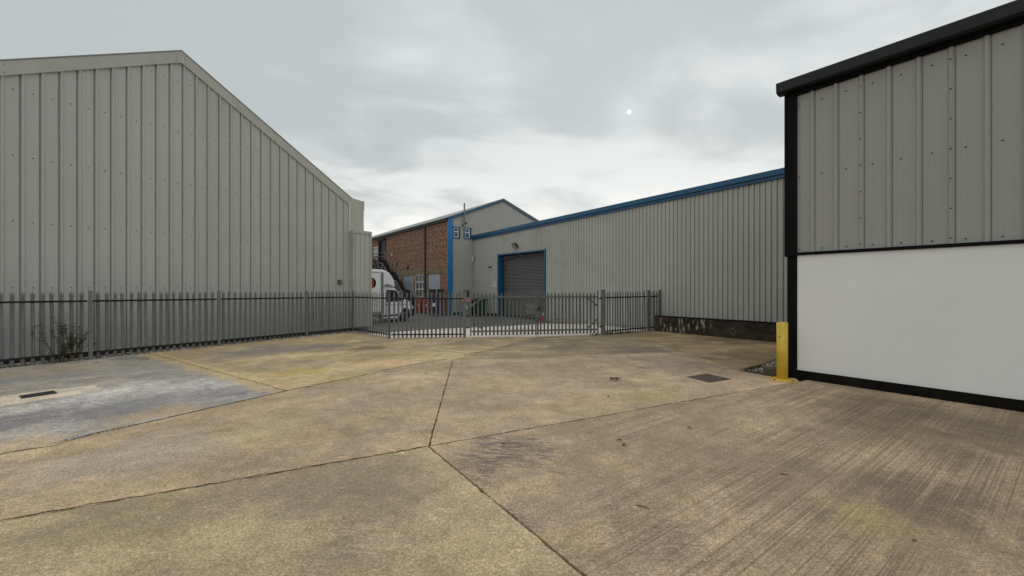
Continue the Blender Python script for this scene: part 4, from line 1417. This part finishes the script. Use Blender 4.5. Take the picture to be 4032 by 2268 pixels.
GM = PG.lerp(PR, 0.508)
gd = (PR - PG).normalized()
GA, GB = PG + gd * 0.20, PR - gd * 0.19
gl, L1 = gate(GA, GM - gd * 0.012, 'palisade gate leaf with a square lock plate next to the capped post', True)
gr, L2 = gate(GM + gd * 0.012, GB, 'palisade gate leaf hinged on the galvanised post near the brick wall', False)
lk = MB().box(L1 - 0.42, L1 - 0.06, -0.045, -0.034, 0.84, 1.22).build('lock_plate', 'gate_galv', gl, bevel=0.003)
MB().bar((L1 - 0.40, -0.06, 1.09), (L1 + 0.06, -0.06, 1.08), 0.03, 0.05).build('slide_bolt', 'galv', lk)
MB().box(0.02, 0.10, -0.075, -0.034, 0.98, 1.12).build('bolt_keeper', 'galv_dark', gr)
MB().tube([(L1 - 0.03, -0.055, 0.02), (L1 - 0.03, -0.055, 0.62)], 0.014, 8).build('drop_bolt', 'galv', gl)
MB().tube([(0.035, -0.055, 0.02), (0.035, -0.055, 0.58)], 0.014, 8).build('drop_bolt', 'galv', gr)
for rt, xx in ((gl, L1 - 0.03), (gr, 0.035)):
    MB().box(xx - 0.025, xx + 0.025, -0.075, -0.031, 0.56, 0.60).build('bolt_guide', 'galv_dark', rt)

# ------------------------------------------------------------------ yellow bollard
bx, by = gp(3080, 1496)
bol = thing('bollard', (bx, by, 0), RZA + 0.42, 'yellow steel bollard on a bolted base plate by the black corner column', 'bollard')
mb = MB().cyl((0, 0, 0.012), (0, 0, 1.128), 0.094, 0.094, 48)
mb.cyl((0, 0, 1.128), (0, 0, 1.14), 0.094, 0.086, 48)
mb.build('post', 'yellow', bol)
bol.children[0].data.polygons.foreach_set('use_smooth', [len(p.vertices) == 4 for p in bol.children[0].data.polygons])
MB().box(-0.19, 0.19, -0.19, 0.19, 0.0, 0.014).build('base_plate', 'yellow', bol, bevel=0.002)
MB().cyl((0, 0, 0.0142), (0, 0, 0.03), 0.115, 0.097, 40, False).build('weld_collar', 'yellow', bol, smooth=True)
for ax_ in (-1, 1):
    for ay_ in (-1, 1):
        MB().cyl((ax_ * 0.15, ay_ * 0.15, 0.0145), (ax_ * 0.15, ay_ * 0.15, 0.03), 0.016, 0.016, 6).build('bolt', 'iron_dark', bol)
MB().cyl((-0.055, -0.077, 0.86), (-0.058, -0.081, 0.86), 0.012, 0.012, 10).build('rust_hole', 'dead_leaf', bol)

# block behind the bollard
q = Vector(W_R) - AX * 0.16 - AY * 0.0
bk = MB().box(-0.42, 0.10, 0.02, 0.20, -0.05, 0.115).build('concrete_block', 'block', None, (q.x, q.y, 0), RZA, 0.015)
tag(bk, 'weathered concrete block on the gravel behind the yellow bollard', 'block')

# ------------------------------------------------------------------ drain, manhole, boards, litter
dp = [gp(0, 1600), gp(330, 1549), gp(400, 1531), gp(380, 1517), gp(200, 1535), gp(0, 1562)]
dp = [(-9.2, 5.0), dp[0], dp[1], dp[2], dp[3], dp[4], dp[5], (-9.7, 5.5)]
o_ = slab(dp, 'con_drain', 0.0, 0.02, 'drain_surround', yard, 0.004, 0.03, 0.10)
cs = [Vector(gp(*p)) for p in ((78, 1561), (206, 1542), (223, 1551), (93, 1571))]
cen = sum(cs, Vector((0, 0))) / 4
gx = (cs[1] - cs[0]).normalized()
gr_ = thing('drain_grate', (cen.x, cen.y, 0), math.atan2(gx.y, gx.x), 'rusty iron drain grate in the blue grey slab', 'drain')
GLn, GWd = 0.38, 0.30
fm = MB()
for a in ((-GLn / 2, GLn / 2, -GWd / 2, -GWd / 2 + 0.02), (-GLn / 2, GLn / 2, GWd / 2 - 0.02, GWd / 2), (-GLn / 2, -GLn / 2 + 0.02, -GWd / 2 + .02, GWd / 2 - .02), (GLn / 2 - 0.02, GLn / 2, -GWd / 2 + .02, GWd / 2 - .02), (-0.006, 0.006, -GWd / 2 + .02, GWd / 2 - .02)):
    fm.box(a[0], a[1], a[2], a[3], 0.0045, 0.014)
fm.build('frame', 'iron_dark', gr_)
bmesh_bar = MB().box(-0.078, 0.078, -0.007, 0.007, 0.0, 0.010).mesh('bar', 'iron_dark')
for sx_ in (-0.092, 0.092):
    for k in range(8):
        put('bar', bmesh_bar, gr_, (sx_, -GWd / 2 + 0.036 + k * 0.0325, 0.005))
MB().box(-GLn / 2 + .01, GLn / 2 - .01, -GWd / 2 + .01, GWd / 2 - .01, 0.0, 0.0046).build('pit_shade', 'ink', gr_)  # black sheet stands in for the shade inside the drain

cs = [Vector(gp(*p)) for p in ((2686, 1486), (2774, 1474), (2886, 1492), (2815, 1507))]
cen = sum(cs, Vector((0, 0))) / 4
ex = (cs[1] - cs[0]); ey = (cs[2] - cs[1])
mh = thing('manhole_cover', (cen.x, cen.y, 0), math.atan2(ex.y, ex.x), 'square cast iron manhole cover set in the tan concrete', 'manhole cover')
hx, hy = ex.length / 2, ey.length / 2
MB().box(-hx, hx, -hy, hy, -0.02, 0.004).build('frame', 'iron', mh)
MB().box(-hx + 0.02, hx - 0.02, -hy + 0.02, hy - 0.02, 0.0041, 0.007).build('plate', 'iron_plate', mh)
mb = MB()
nx_, ny_ = int(hx * 2 / 0.045) - 1, int(hy * 2 / 0.045) - 1
for i in range(nx_):
    for j in range(ny_):
        x0 = -hx + 0.04 + i * 0.045; y0 = -hy + 0.04 + j * 0.045
        if (i + j) % 2:
            mb.box(x0, x0 + 0.032, y0 + 0.01, y0 + 0.022, 0.007, 0.010)
        else:
            mb.box(x0 + 0.01, x0 + 0.022, y0, y0 + 0.032, 0.007, 0.010)
o_ = mb.build('tread_pattern', 'iron', mh)
o_['kind'] = 'stuff'

p = gp(1397, 1344)
bd = MB().prism([(-0.23, -0.10), (0.20, -0.12), (0.24, 0.10), (0.06, 0.12), (-0.18, 0.08)], 0.0, 0.012, 'z').build('board', 'board', None, (p[0], p[1], 0.002), 0.1)
tag(bd, 'bleached flat board scrap lying on concrete near the fence corner', 'board')
pa, pb = gp(1688, 1375), gp(1830, 1391)
mb = MB().bar((0, 0, 0.012), (pb[0] - pa[0], pb[1] - pa[1], 0.012), 0.055, 0.02)
bt = mb.build('batten', 'board', None, (pa[0], pa[1], 0.002))
tag(bt, 'thin pale batten lying along the slab joint', 'batten')


def leaf_mesh(name, L, W, curl, mat, seed):
    rr = random.Random(seed)
    mb = MB()
    n_ = 6
    vs, fs = [], []
    for i in range(n_ + 1):
        t = i / n_
        ww = W * math.sin(math.pi * (0.06 + 0.94 * t) * 0.97) * (0.8 + 0.4 * rr.random())
        z = curl * (math.sin(t * 3.1 + rr.random()) * 0.5 + 0.5)
        vs += [(t * L, -ww, z + rr.uniform(0, curl * 0.6)), (t * L, 0, z), (t * L, ww, z + rr.uniform(0, curl * 0.6))]
    for i in range(n_):
        o__ = i * 3
        fs += [(o__, o__ + 1, o__ + 4, o__ + 3), (o__ + 1, o__ + 2, o__ + 5, o__ + 4)]
    mb.add(vs, fs)
    return mb.mesh(name, mat)


lx, ly = gp(2425, 1500)
clump = thing('leaf_litter', (lx, ly, 0), 0.4, 'clump of curled dead brown leaves on the open concrete', 'leaves')
for k in range(7):
    o_ = put('leaf', leaf_mesh('leaf', 0.11, 0.028, 0.03, 'dead_leaf', k), clump, (random.uniform(-.05, .05), random.uniform(-.04, .04), 0.006), random.uniform(0, 6.28))
    o_.rotation_euler = (random.uniform(-.3, .3), random.uniform(-.25, 0.0), random.uniform(0, 6.28))
lm = [leaf_mesh('leaf', 0.07, 0.017, 0.014, 'dead_leaf', 40 + k) for k in range(3)]
spots = [(1674, 1471), (1994, 1753), (2925, 1464), (2395, 1566), (2360, 1446), (2558, 1450), (836, 1371), (1045, 1362), (2450, 1738), (2520, 1392), (372, 1429), (2706, 1687), (2466, 1752), (1930, 1344), (2470, 1400)]
for k, (u, v) in enumerate(spots):
    x, y = gp(u, v)
    o_ = put('dead_leaf', lm[k % 3], None, (x, y, 0.004), random.uniform(0, 6.28))
    tag(o_, 'single small dead brown leaf on the concrete', 'leaf', 'scattered dead leaves')
tw = [((2506, 1991), (2559, 2006)), ((2515, 1450), (2542, 1450)), ((3072, 1868), (3108, 1873)), ((2468, 1411), (2500, 1414)), ((3592, 2129), (3610, 2135))]
for a, b in tw:
    pa, pb = gp(*a), gp(*b)
    mid_ = ((pb[0] - pa[0]) * 0.5 + 0.006, (pb[1] - pa[1]) * 0.5 - 0.004, 0.010)
    mb = MB().cyl((0, 0, 0.005), mid_, 0.004, 0.004, 6).cyl(mid_, (pb[0] - pa[0], pb[1] - pa[1], 0.005), 0.004, 0.002, 6)
    tag(mb.build('twig', 'bark', None, (pa[0], pa[1], 0)), 'thin dry twig on the concrete', 'twig', 'scattered twigs')
pm = MB().add([(0.5, 0, 0), (0, 0.6, 0), (-0.6, 0, 0), (0, -0.4, 0), (0, 0.1, 0.5), (0, 0, -0.3)], [(0, 1, 4), (1, 2, 4), (2, 3, 4), (3, 0, 4), (1, 0, 5), (2, 1, 5), (3, 2, 5), (0, 3, 5)]).mesh('pebble', 'stone_pale')
for (u, v) in ((2776, 2210), (2319, 1856), (2705, 1609), (3808, 2160), (2948, 1768), (2768, 1691), (2828, 1960), (1990, 1845), (1345, 1925), (712, 1883), (1637, 2140), (1080, 1520)):
    x, y = gp(u, v)
    o_ = put('pebble', pm, None, (x, y, 0.004), random.uniform(0, 6.28))
    o_.scale = (0.022 * random.uniform(.6, 1.3),) * 3
    tag(o_, 'tiny pale pebble lying on the concrete', 'pebble', 'scattered pale pebbles')

# moss and grass tufts in joints and along edges


def tufts(name, fn, n_, h0, h1, mat, label):
    mb = MB()
    rr = random.Random(name)
    for _ in range(n_):
        x, y = fn(rr)
        for b_ in range(rr.randint(3, 6)):
            a = rr.uniform(0, 6.28)
            h = rr.uniform(h0, h1)
            l = h * rr.uniform(0.3, 0.9)
            w_ = rr.uniform(0.002, 0.005)
            dx, dy = math.cos(a), math.sin(a)
            mb.add([(x - dy * w_, y + dx * w_, -0.01), (x + dy * w_, y - dx * w_, -0.01), (x + dx * l * .5, y + dy * l * .5, h * 0.8), (x + dx * l, y + dy * l, h)], [(0, 1, 2), (0, 2, 3)])
    return tag(mb.build(name, mat), label, 'weeds', kind='stuff')


def along(a, b, jit_):
    a, b = Vector(a), Vector(b)
    def f(rr):
        p_ = a.lerp(b, rr.random() ** 1.0)
        return p_.x + rr.gauss(0, jit_), p_.y + rr.gauss(0, jit_)
    return f


tufts('fence_weeds', along(Vector(P0) + LY * 0.05, Vector(PC) + LY * 0.05, 0.06), 160, 0.02, 0.09, 'moss', 'low weeds growing along the foot of the long fence')
tufts('gate_weeds', along((3.0, 14.75), (5.0, 15.75), 0.07), 110, 0.02, 0.10, 'moss', 'low weeds around the foot of the galvanised gate post')
tufts('gravel_weeds', along(Vector(GR) + AY * 0.05, Vector(GR) + AY * 0.75 + AX * 0.08, 0.04), 60, 0.02, 0.06, 'moss', 'green weeds at the edge of the gravel strip')
tufts('wall_moss', along(BW0 - AY * 0.02, BW0 + AX * 4.6 - AY * 0.02, 0.02), 260, 0.01, 0.035, 'moss', 'moss line along the foot of the low brick wall')
tufts('joint_weeds', along((-5.35, 4.6), (-5.05, 5.05), 0.008), 24, 0.006, 0.02, 'moss', 'tiny weeds in the cracked slab joint')

# weedy shrub at the fence post
rr = random.Random(21)
wx, wy = lp[2] - LXv * 0.50 - LY * 0.04
shrub = thing('shrub', (wx, wy, 0), 0, 'straggly weed shrub growing through the palisade beside a fence post', 'shrub')
stem = MB(); leaves = MB(); dry = MB()


def branch(p, dv, r, n_, depth):
    p = Vector(p)
    for i in range(n_):
        dv = (dv + Vector((rr.uniform(-.22, .22), rr.uniform(-.22, .22), rr.uniform(-.05, .2)))).normalized()
        q = p + dv * rr.uniform(0.06, 0.10)
        stem.cyl(p, q, r, r * 0.86, 6)
        if depth < 2 and i > 0 and rr.random() < 0.55:
            branch(q, (dv + Vector((rr.uniform(-.9, .9), rr.uniform(-.7, .7), rr.uniform(-.1, .4)))).normalized(), r * 0.6, rr.randint(3, 5), depth + 1)
        if depth > 0 or i > 2:
            for _ in range(rr.randint(2, 5)):
                a = Vector((rr.uniform(-1, 1), rr.uniform(-1, 1), rr.uniform(-.4, .5))).normalized()
                s_ = rr.uniform(0.035, 0.085)
                sd_ = a.cross(Vector((0, 0, 1))).normalized() * s_ * 0.28
                (leaves if rr.random() < 0.72 else dry).add([q, q + a * s_ * 0.5 + sd_, q + a * s_ + Vector((0, 0, -s_ * .2)), q + a * s_ * 0.5 - sd_], [(0, 1, 2), (0, 2, 3)])
        p, r = q, r * 0.86


for dv in ((-0.45, -0.5, 0.9), (0.0, 0.0, 1.0), (0.25, 0.35, 0.9), (-0.15, -0.3, 1.0), (0.42, 0.6, 0.6)):
    branch((rr.uniform(-.03, .03), rr.uniform(-.03, .03), -0.03), Vector(dv).normalized(), 0.013, 8, 0)
stem.build('stem', 'bark', shrub)
leaves.build('foliage', 'leaf', shrub)
dry.build('dry_foliage', 'leaf_dry', shrub)

# ------------------------------------------------------------------ box van
VH_ = Vector((0.5, 0.866)); VL = Vector((-0.866, 0.5))
VO = Vector((-7.55, 20.5))
van = thing('box_van', (VO.x, VO.y, -0.03), math.atan2(VH_.y, VH_.x), 'white box van with a black and orange round emblem parked behind the fence', 'van')
MB().box(-2.55, 0.0, -1.02, 1.02, 0.62, 2.80).build('cargo_box', 'van_white', van, bevel=0.05)
MB().box(-2.5, -0.02, -1.03, 1.03, 0.50, 0.615).build('box_skirt', 'van_grey', van)
MB().box(-2.4, 0.0, -0.45, 0.45, 0.36, 0.50).build('chassis', 'van_dark', van)
for sy in (-1, 1):
    MB().box(-0.17, 0.004, sy * 1.021, sy * 1.034, 0.62, 2.66).build('corner_post', 'van_grey', van)
    MB().box(-2.53, -0.171, sy * 1.021, sy * 1.030, 2.63, 2.66).build('cant_rail', 'van_grey', van)
fair = MB().prism([(0.003, 1.93), (0.003, 2.795), (0.22, 2.77), (0.45, 2.66), (0.64, 2.48), (0.78, 2.27), (0.84, 2.08), (0.84, 1.87)], -0.98, 0.98).build('luton_fairing', 'van_white', van, bevel=0.07)
MB().prism([(0.10, 1.93), (0.12, 2.02), (0.22, 2.08), (0.40, 2.05), (0.82, 1.89), (0.45, 1.91)], -0.992, -0.981).build('fairing_panel', 'van_grey', fair)  # grey panel laid on the fairing in place of a sunken recess
arch = [(1.63 + 0.42 * math.cos(R(a)), 0.34 + 0.42 * math.sin(R(a))) for a in range(180, -1, -15)]
prof_c = [(0.01, 0.42), (1.16, 0.42)] + arch + [(2.12, 0.36), (2.26, 0.42), (2.27, 0.72), (2.18, 0.95), (1.95, 1.10), (1.62, 1.24), (1.32, 1.34), (0.90, 1.82), (0.78, 1.90), (0.01, 1.93)]
cab = MB().prism(prof_c, -0.93, 0.93).build('cab', 'van_white', van, bevel=0.03)
for sy in (-1, 1):
    y0, y1 = sy * 0.931, sy * 0.938
    MB().prism([(0.26, 1.12), (1.26, 1.12), (1.30, 1.30), (0.92, 1.72), (0.30, 1.76)], y0, y1).build('side_window', 'glass_dark', van)
    MB().box(0.22, 0.235, y0, sy * 0.936, 0.46, 1.80).build('door_seam', 'van_dark', van)
    MB().box(1.16, 1.175, y0, sy * 0.936, 0.80, 1.10).build('door_seam', 'van_dark', van)
    MB().box(0.10, 2.10, y0, sy * 0.936, 0.93, 0.955).build('body_crease', 'van_grey', van)
    MB().box(0.30, 0.46, sy * 0.937, sy * 0.955, 0.97, 1.0).build('door_handle', 'van_dark', van)
    MB().prism([(1.63 + q * math.cos(R(a)), 0.34 + q * math.sin(R(a))) for q, rng in ((0.47, range(0, 181, 15)), (0.415, range(180, -1, -15))) for a in rng], y0, sy * 0.955).build('wheel_arch', 'van_white', van)
    MB().box(0.05, 1.14, sy * 0.80, sy * 0.96, 0.25, 0.33).build('side_step', 'van_white', van, bevel=0.01)
    MB().box(0.0, 1.2, sy * 0.6, sy * 0.80, 0.26, 0.42).build('sill', 'van_dark', van)
    MB().prism([(2.02, 0.86), (2.19, 0.84), (2.12, 1.0), (1.96, 1.06)], sy * 0.80, sy * 0.942).build('headlight', 'glass_pale', van)
    mr = MB().box(1.22, 1.32, sy * 1.02, sy * 1.16, 1.15, 1.45).build('mirror', 'van_dark', van, bevel=0.02)
    MB().bar((1.28, sy * 0.93, 1.22), (1.28, sy * 1.03, 1.22), 0.04, 0.05).build('mirror_arm', 'van_dark', mr)
    for xx in (1.63, -1.75):
        y_ = sy * 0.82
        wh = MB().cyl((xx, y_ - 0.11, 0.34), (xx, y_ + 0.11, 0.34), 0.335, 0.335, 28).build('wheel', 'rubber', van, bevel=0.03)
        MB().cyl((xx, y_ + sy * 0.111, 0.34), (xx, y_ + sy * 0.118, 0.34), 0.20, 0.18, 24).build('rim', 'alloy', wh)
        MB().cyl((xx, y_ + sy * 0.118, 0.34), (xx, y_ + sy * 0.15, 0.34), 0.07, 0.05, 12).build('hub', 'van_dark', wh)
MB().prism([(2.05, 0.24), (2.24, 0.24), (2.31, 0.34), (2.31, 0.66), (2.272, 0.70), (2.05, 0.70)], -0.95, 0.95).build('bumper', 'van_dark', van, bevel=0.02)
MB().prism([(1.345, 1.345), (0.925, 1.83), (0.93, 1.85), (1.36, 1.36)], -0.80, 0.80).build('windscreen', 'glass_dark', van)
MB().cyl((-0.74, -1.022, 2.10), (-0.74, -1.026, 2.10), 0.27, 0.27, 40).build('emblem_disc', 'ink', van)
MB().prism([(-0.86, 1.88), (-0.80, 2.24), (-0.74, 2.30), (-0.64, 2.26), (-0.61, 2.06), (-0.635, 1.98), (-0.66, 2.20), (-0.72, 2.23), (-0.70, 2.02), (-0.64, 1.90), (-0.74, 1.85)], -1.030, -1.0265).build('emblem_mark', 'orange', van)
text_mesh('lettering', 'op', 0.19, 'orange', van, (-0.60, -1.024, 1.59), (R(90), 0, 0))
text_mesh('lettering', '07', 0.15, 'dark_ink', van, (-0.58, -1.024, 1.25), (R(90), 0, 0))
MB().box(-0.98, -0.38, -1.026, -1.022, 0.98, 1.0).build('side_stripe', 'van_grey', van)


# ------------------------------------------------------------------ bins
def wheelie(x, y, rz_, body, lid, label, group=None, s=1.0, lab=True):
    root = thing('wheelie_bin', (x, y, -0.03), rz_, label, 'bin', group)
    mb = MB()
    vs = []
    for z, wx_, wy_ in ((0.06, 0.23, 0.25), (0.92, 0.285, 0.33)):
        vs += [(-wx_, -wy_, z), (wx_, -wy_, z), (wx_, wy_, z), (-wx_, wy_, z)]
    mb.add(vs, [(0, 3, 2, 1), (4, 5, 6, 7), (0, 1, 5, 4), (1, 2, 6, 5), (2, 3, 7, 6), (3, 0, 4, 7)])
    mb.build('body', body, root, bevel=0.03)
    MB().box(-0.30, 0.30, -0.35, 0.34, 0.921, 0.96).build('rim', body, root, bevel=0.012)
    MB().prism([(-0.37, 0.962), (0.36, 0.962), (0.36, 1.06), (0.1, 1.075), (-0.33, 1.0)], -0.30, 0.30, 'x').build('lid', lid, root, bevel=0.02)
    for sx_ in (-0.27, 0.27):
        MB().cyl((sx_ - 0.025, 0.27, 0.1), (sx_ + 0.025, 0.27, 0.1), 0.1, 0.1, 16).build('wheel', 'rubber', root)
    MB().tube([(-0.24, 0.40, 0.98), (0.24, 0.40, 0.98)], 0.016, 8).build('handle', body, root)
    if lab:
        mb = MB().add([(-0.09, -0.300, 0.50), (0.09, -0.300, 0.50), (0.09, -0.317, 0.70), (-0.09, -0.317, 0.70)], [(0, 1, 2, 3)])
        o__ = mb.build('sticker', 'label', root)
    return root


GZ = math.atan2(GX.y, GX.x)
wheelie(-6.92, 28.75, 0.18, 'red_bin', 'red_bin', 'red wheelie bin standing next to the stair foot')
wheelie(-6.12, 27.95, 0.10, 'red_bin', 'red_bin', 'red wheelie bin standing next to the purple container')
wheelie(-2.98, 25.1, 0.05, 'grey_bin', 'orange_lid', 'grey wheelie bin with an orange lid beside the green container')


def container(x, y, rz_, w_, d_, h_, body, label, lids_open, lidmat='black_plastic'):
    root = thing('waste_container', (x, y, -0.03), rz_, label, 'container')
    mb = MB()
    vs = []
    for z, k_ in ((0.16, 0.90), (h_, 1.0)):
        vs += [(-w_ / 2 * k_, -d_ / 2 * k_, z), (w_ / 2 * k_, -d_ / 2 * k_, z), (w_ / 2 * k_, d_ / 2 * k_, z), (-w_ / 2 * k_, d_ / 2 * k_, z)]
    mb.add(vs, [(0, 3, 2, 1), (4, 5, 6, 7), (0, 1, 5, 4), (1, 2, 6, 5), (2, 3, 7, 6), (3, 0, 4, 7)])
    mb.build('body', body, root, bevel=0.03)
    MB().box(-w_ / 2 - 0.02, w_ / 2 + 0.02, -d_ / 2 - 0.02, d_ / 2 + 0.02, h_ + 0.001, h_ + 0.045).build('rim', body, root, bevel=0.01)
    for sx_ in (-1, 1):
        for sy_ in (-1, 1):
            MB().cyl((sx_ * w_ * 0.38 - 0.025, sy_ * d_ * 0.38, 0.08), (sx_ * w_ * 0.38 + 0.025, sy_ * d_ * 0.38, 0.08), 0.08, 0.08, 14).build('castor', 'rubber', root)
        x0, x1 = (-w_ / 2, -0.02) if sx_ < 0 else (0.02, w_ / 2)
        if lids_open:
            mb = MB().add([(x0, d_ / 2, h_ + 0.05), (x1, d_ / 2, h_ + 0.05), (x1 - .02, d_ / 2 + 0.16, h_ + 0.66), (x0 + .02, d_ / 2 + 0.16, h_ + 0.66),
                           (x0, d_ / 2 + .05, h_ + 0.05), (x1, d_ / 2 + .05, h_ + 0.05), (x1 - .02, d_ / 2 + 0.22, h_ + 0.66), (x0 + .02, d_ / 2 + 0.22, h_ + 0.66)],
                          [(0, 1, 2, 3), (7, 6, 5, 4), (0, 4, 5, 1), (1, 5, 6, 2), (2, 6, 7, 3), (3, 7, 4, 0)])
            l_ = mb.build('lid', lidmat, root, bevel=0.01)
            MB().bar((x0 + 0.0, d_ / 2 + 0.18, h_ + 0.68), (x1 - 0.0, d_ / 2 + 0.18, h_ + 0.68), 0.10, 0.05).build('lid_lip', lidmat, l_)
        else:
            MB().prism([(-d_ / 2 - 0.03, h_ + 0.046), (d_ / 2 + 0.03, h_ + 0.046), (d_ / 2 + 0.03, h_ + 0.13), (0, h_ + 0.16), (-d_ / 2 - 0.03, h_ + 0.08)], x0, x1, 'x').build('lid', lidmat, root, bevel=0.015)
    MB().add([(-w_ * 0.34, -d_ / 2 * 0.975 - 0.012, h_ * 0.60), (-w_ * 0.10, -d_ / 2 * 0.975 - 0.012, h_ * 0.60), (-w_ * 0.10, -d_ / 2 - 0.006, h_ * 0.82), (-w_ * 0.34, -d_ / 2 - 0.006, h_ * 0.82)], [(0, 1, 2, 3)]).build('sticker', 'label', root)
    return root


container(-4.98, 25.75, 0.30, 1.06, 0.72, 1.06, 'purple_bin', 'purple waste container with two open black lids by the blue corner strip', True)
container(-2.18, 25.35, RZA, 0.86, 0.82, 1.0, 'green_bin', 'dark green waste container with black lid behind the gate', False)

# red cone at the shutter
cx_, cy_ = gp(2140, 1266)
cone = thing('traffic_cone', (cx_, cy_, -0.03), 0.3, 'small red cone with a pale tip standing by the shutter', 'cone')
MB().box(-0.13, 0.13, -0.13, 0.13, 0.0, 0.03).build('base', 'black_plastic', cone)
MB().cyl((0, 0, 0.031), (0, 0, 0.36), 0.105, 0.045, 18).build('body', 'cone_red', cone, smooth=False)
MB().cyl((0, 0, 0.361), (0, 0, 0.50), 0.045, 0.02, 18).build('tip', 'label', cone)
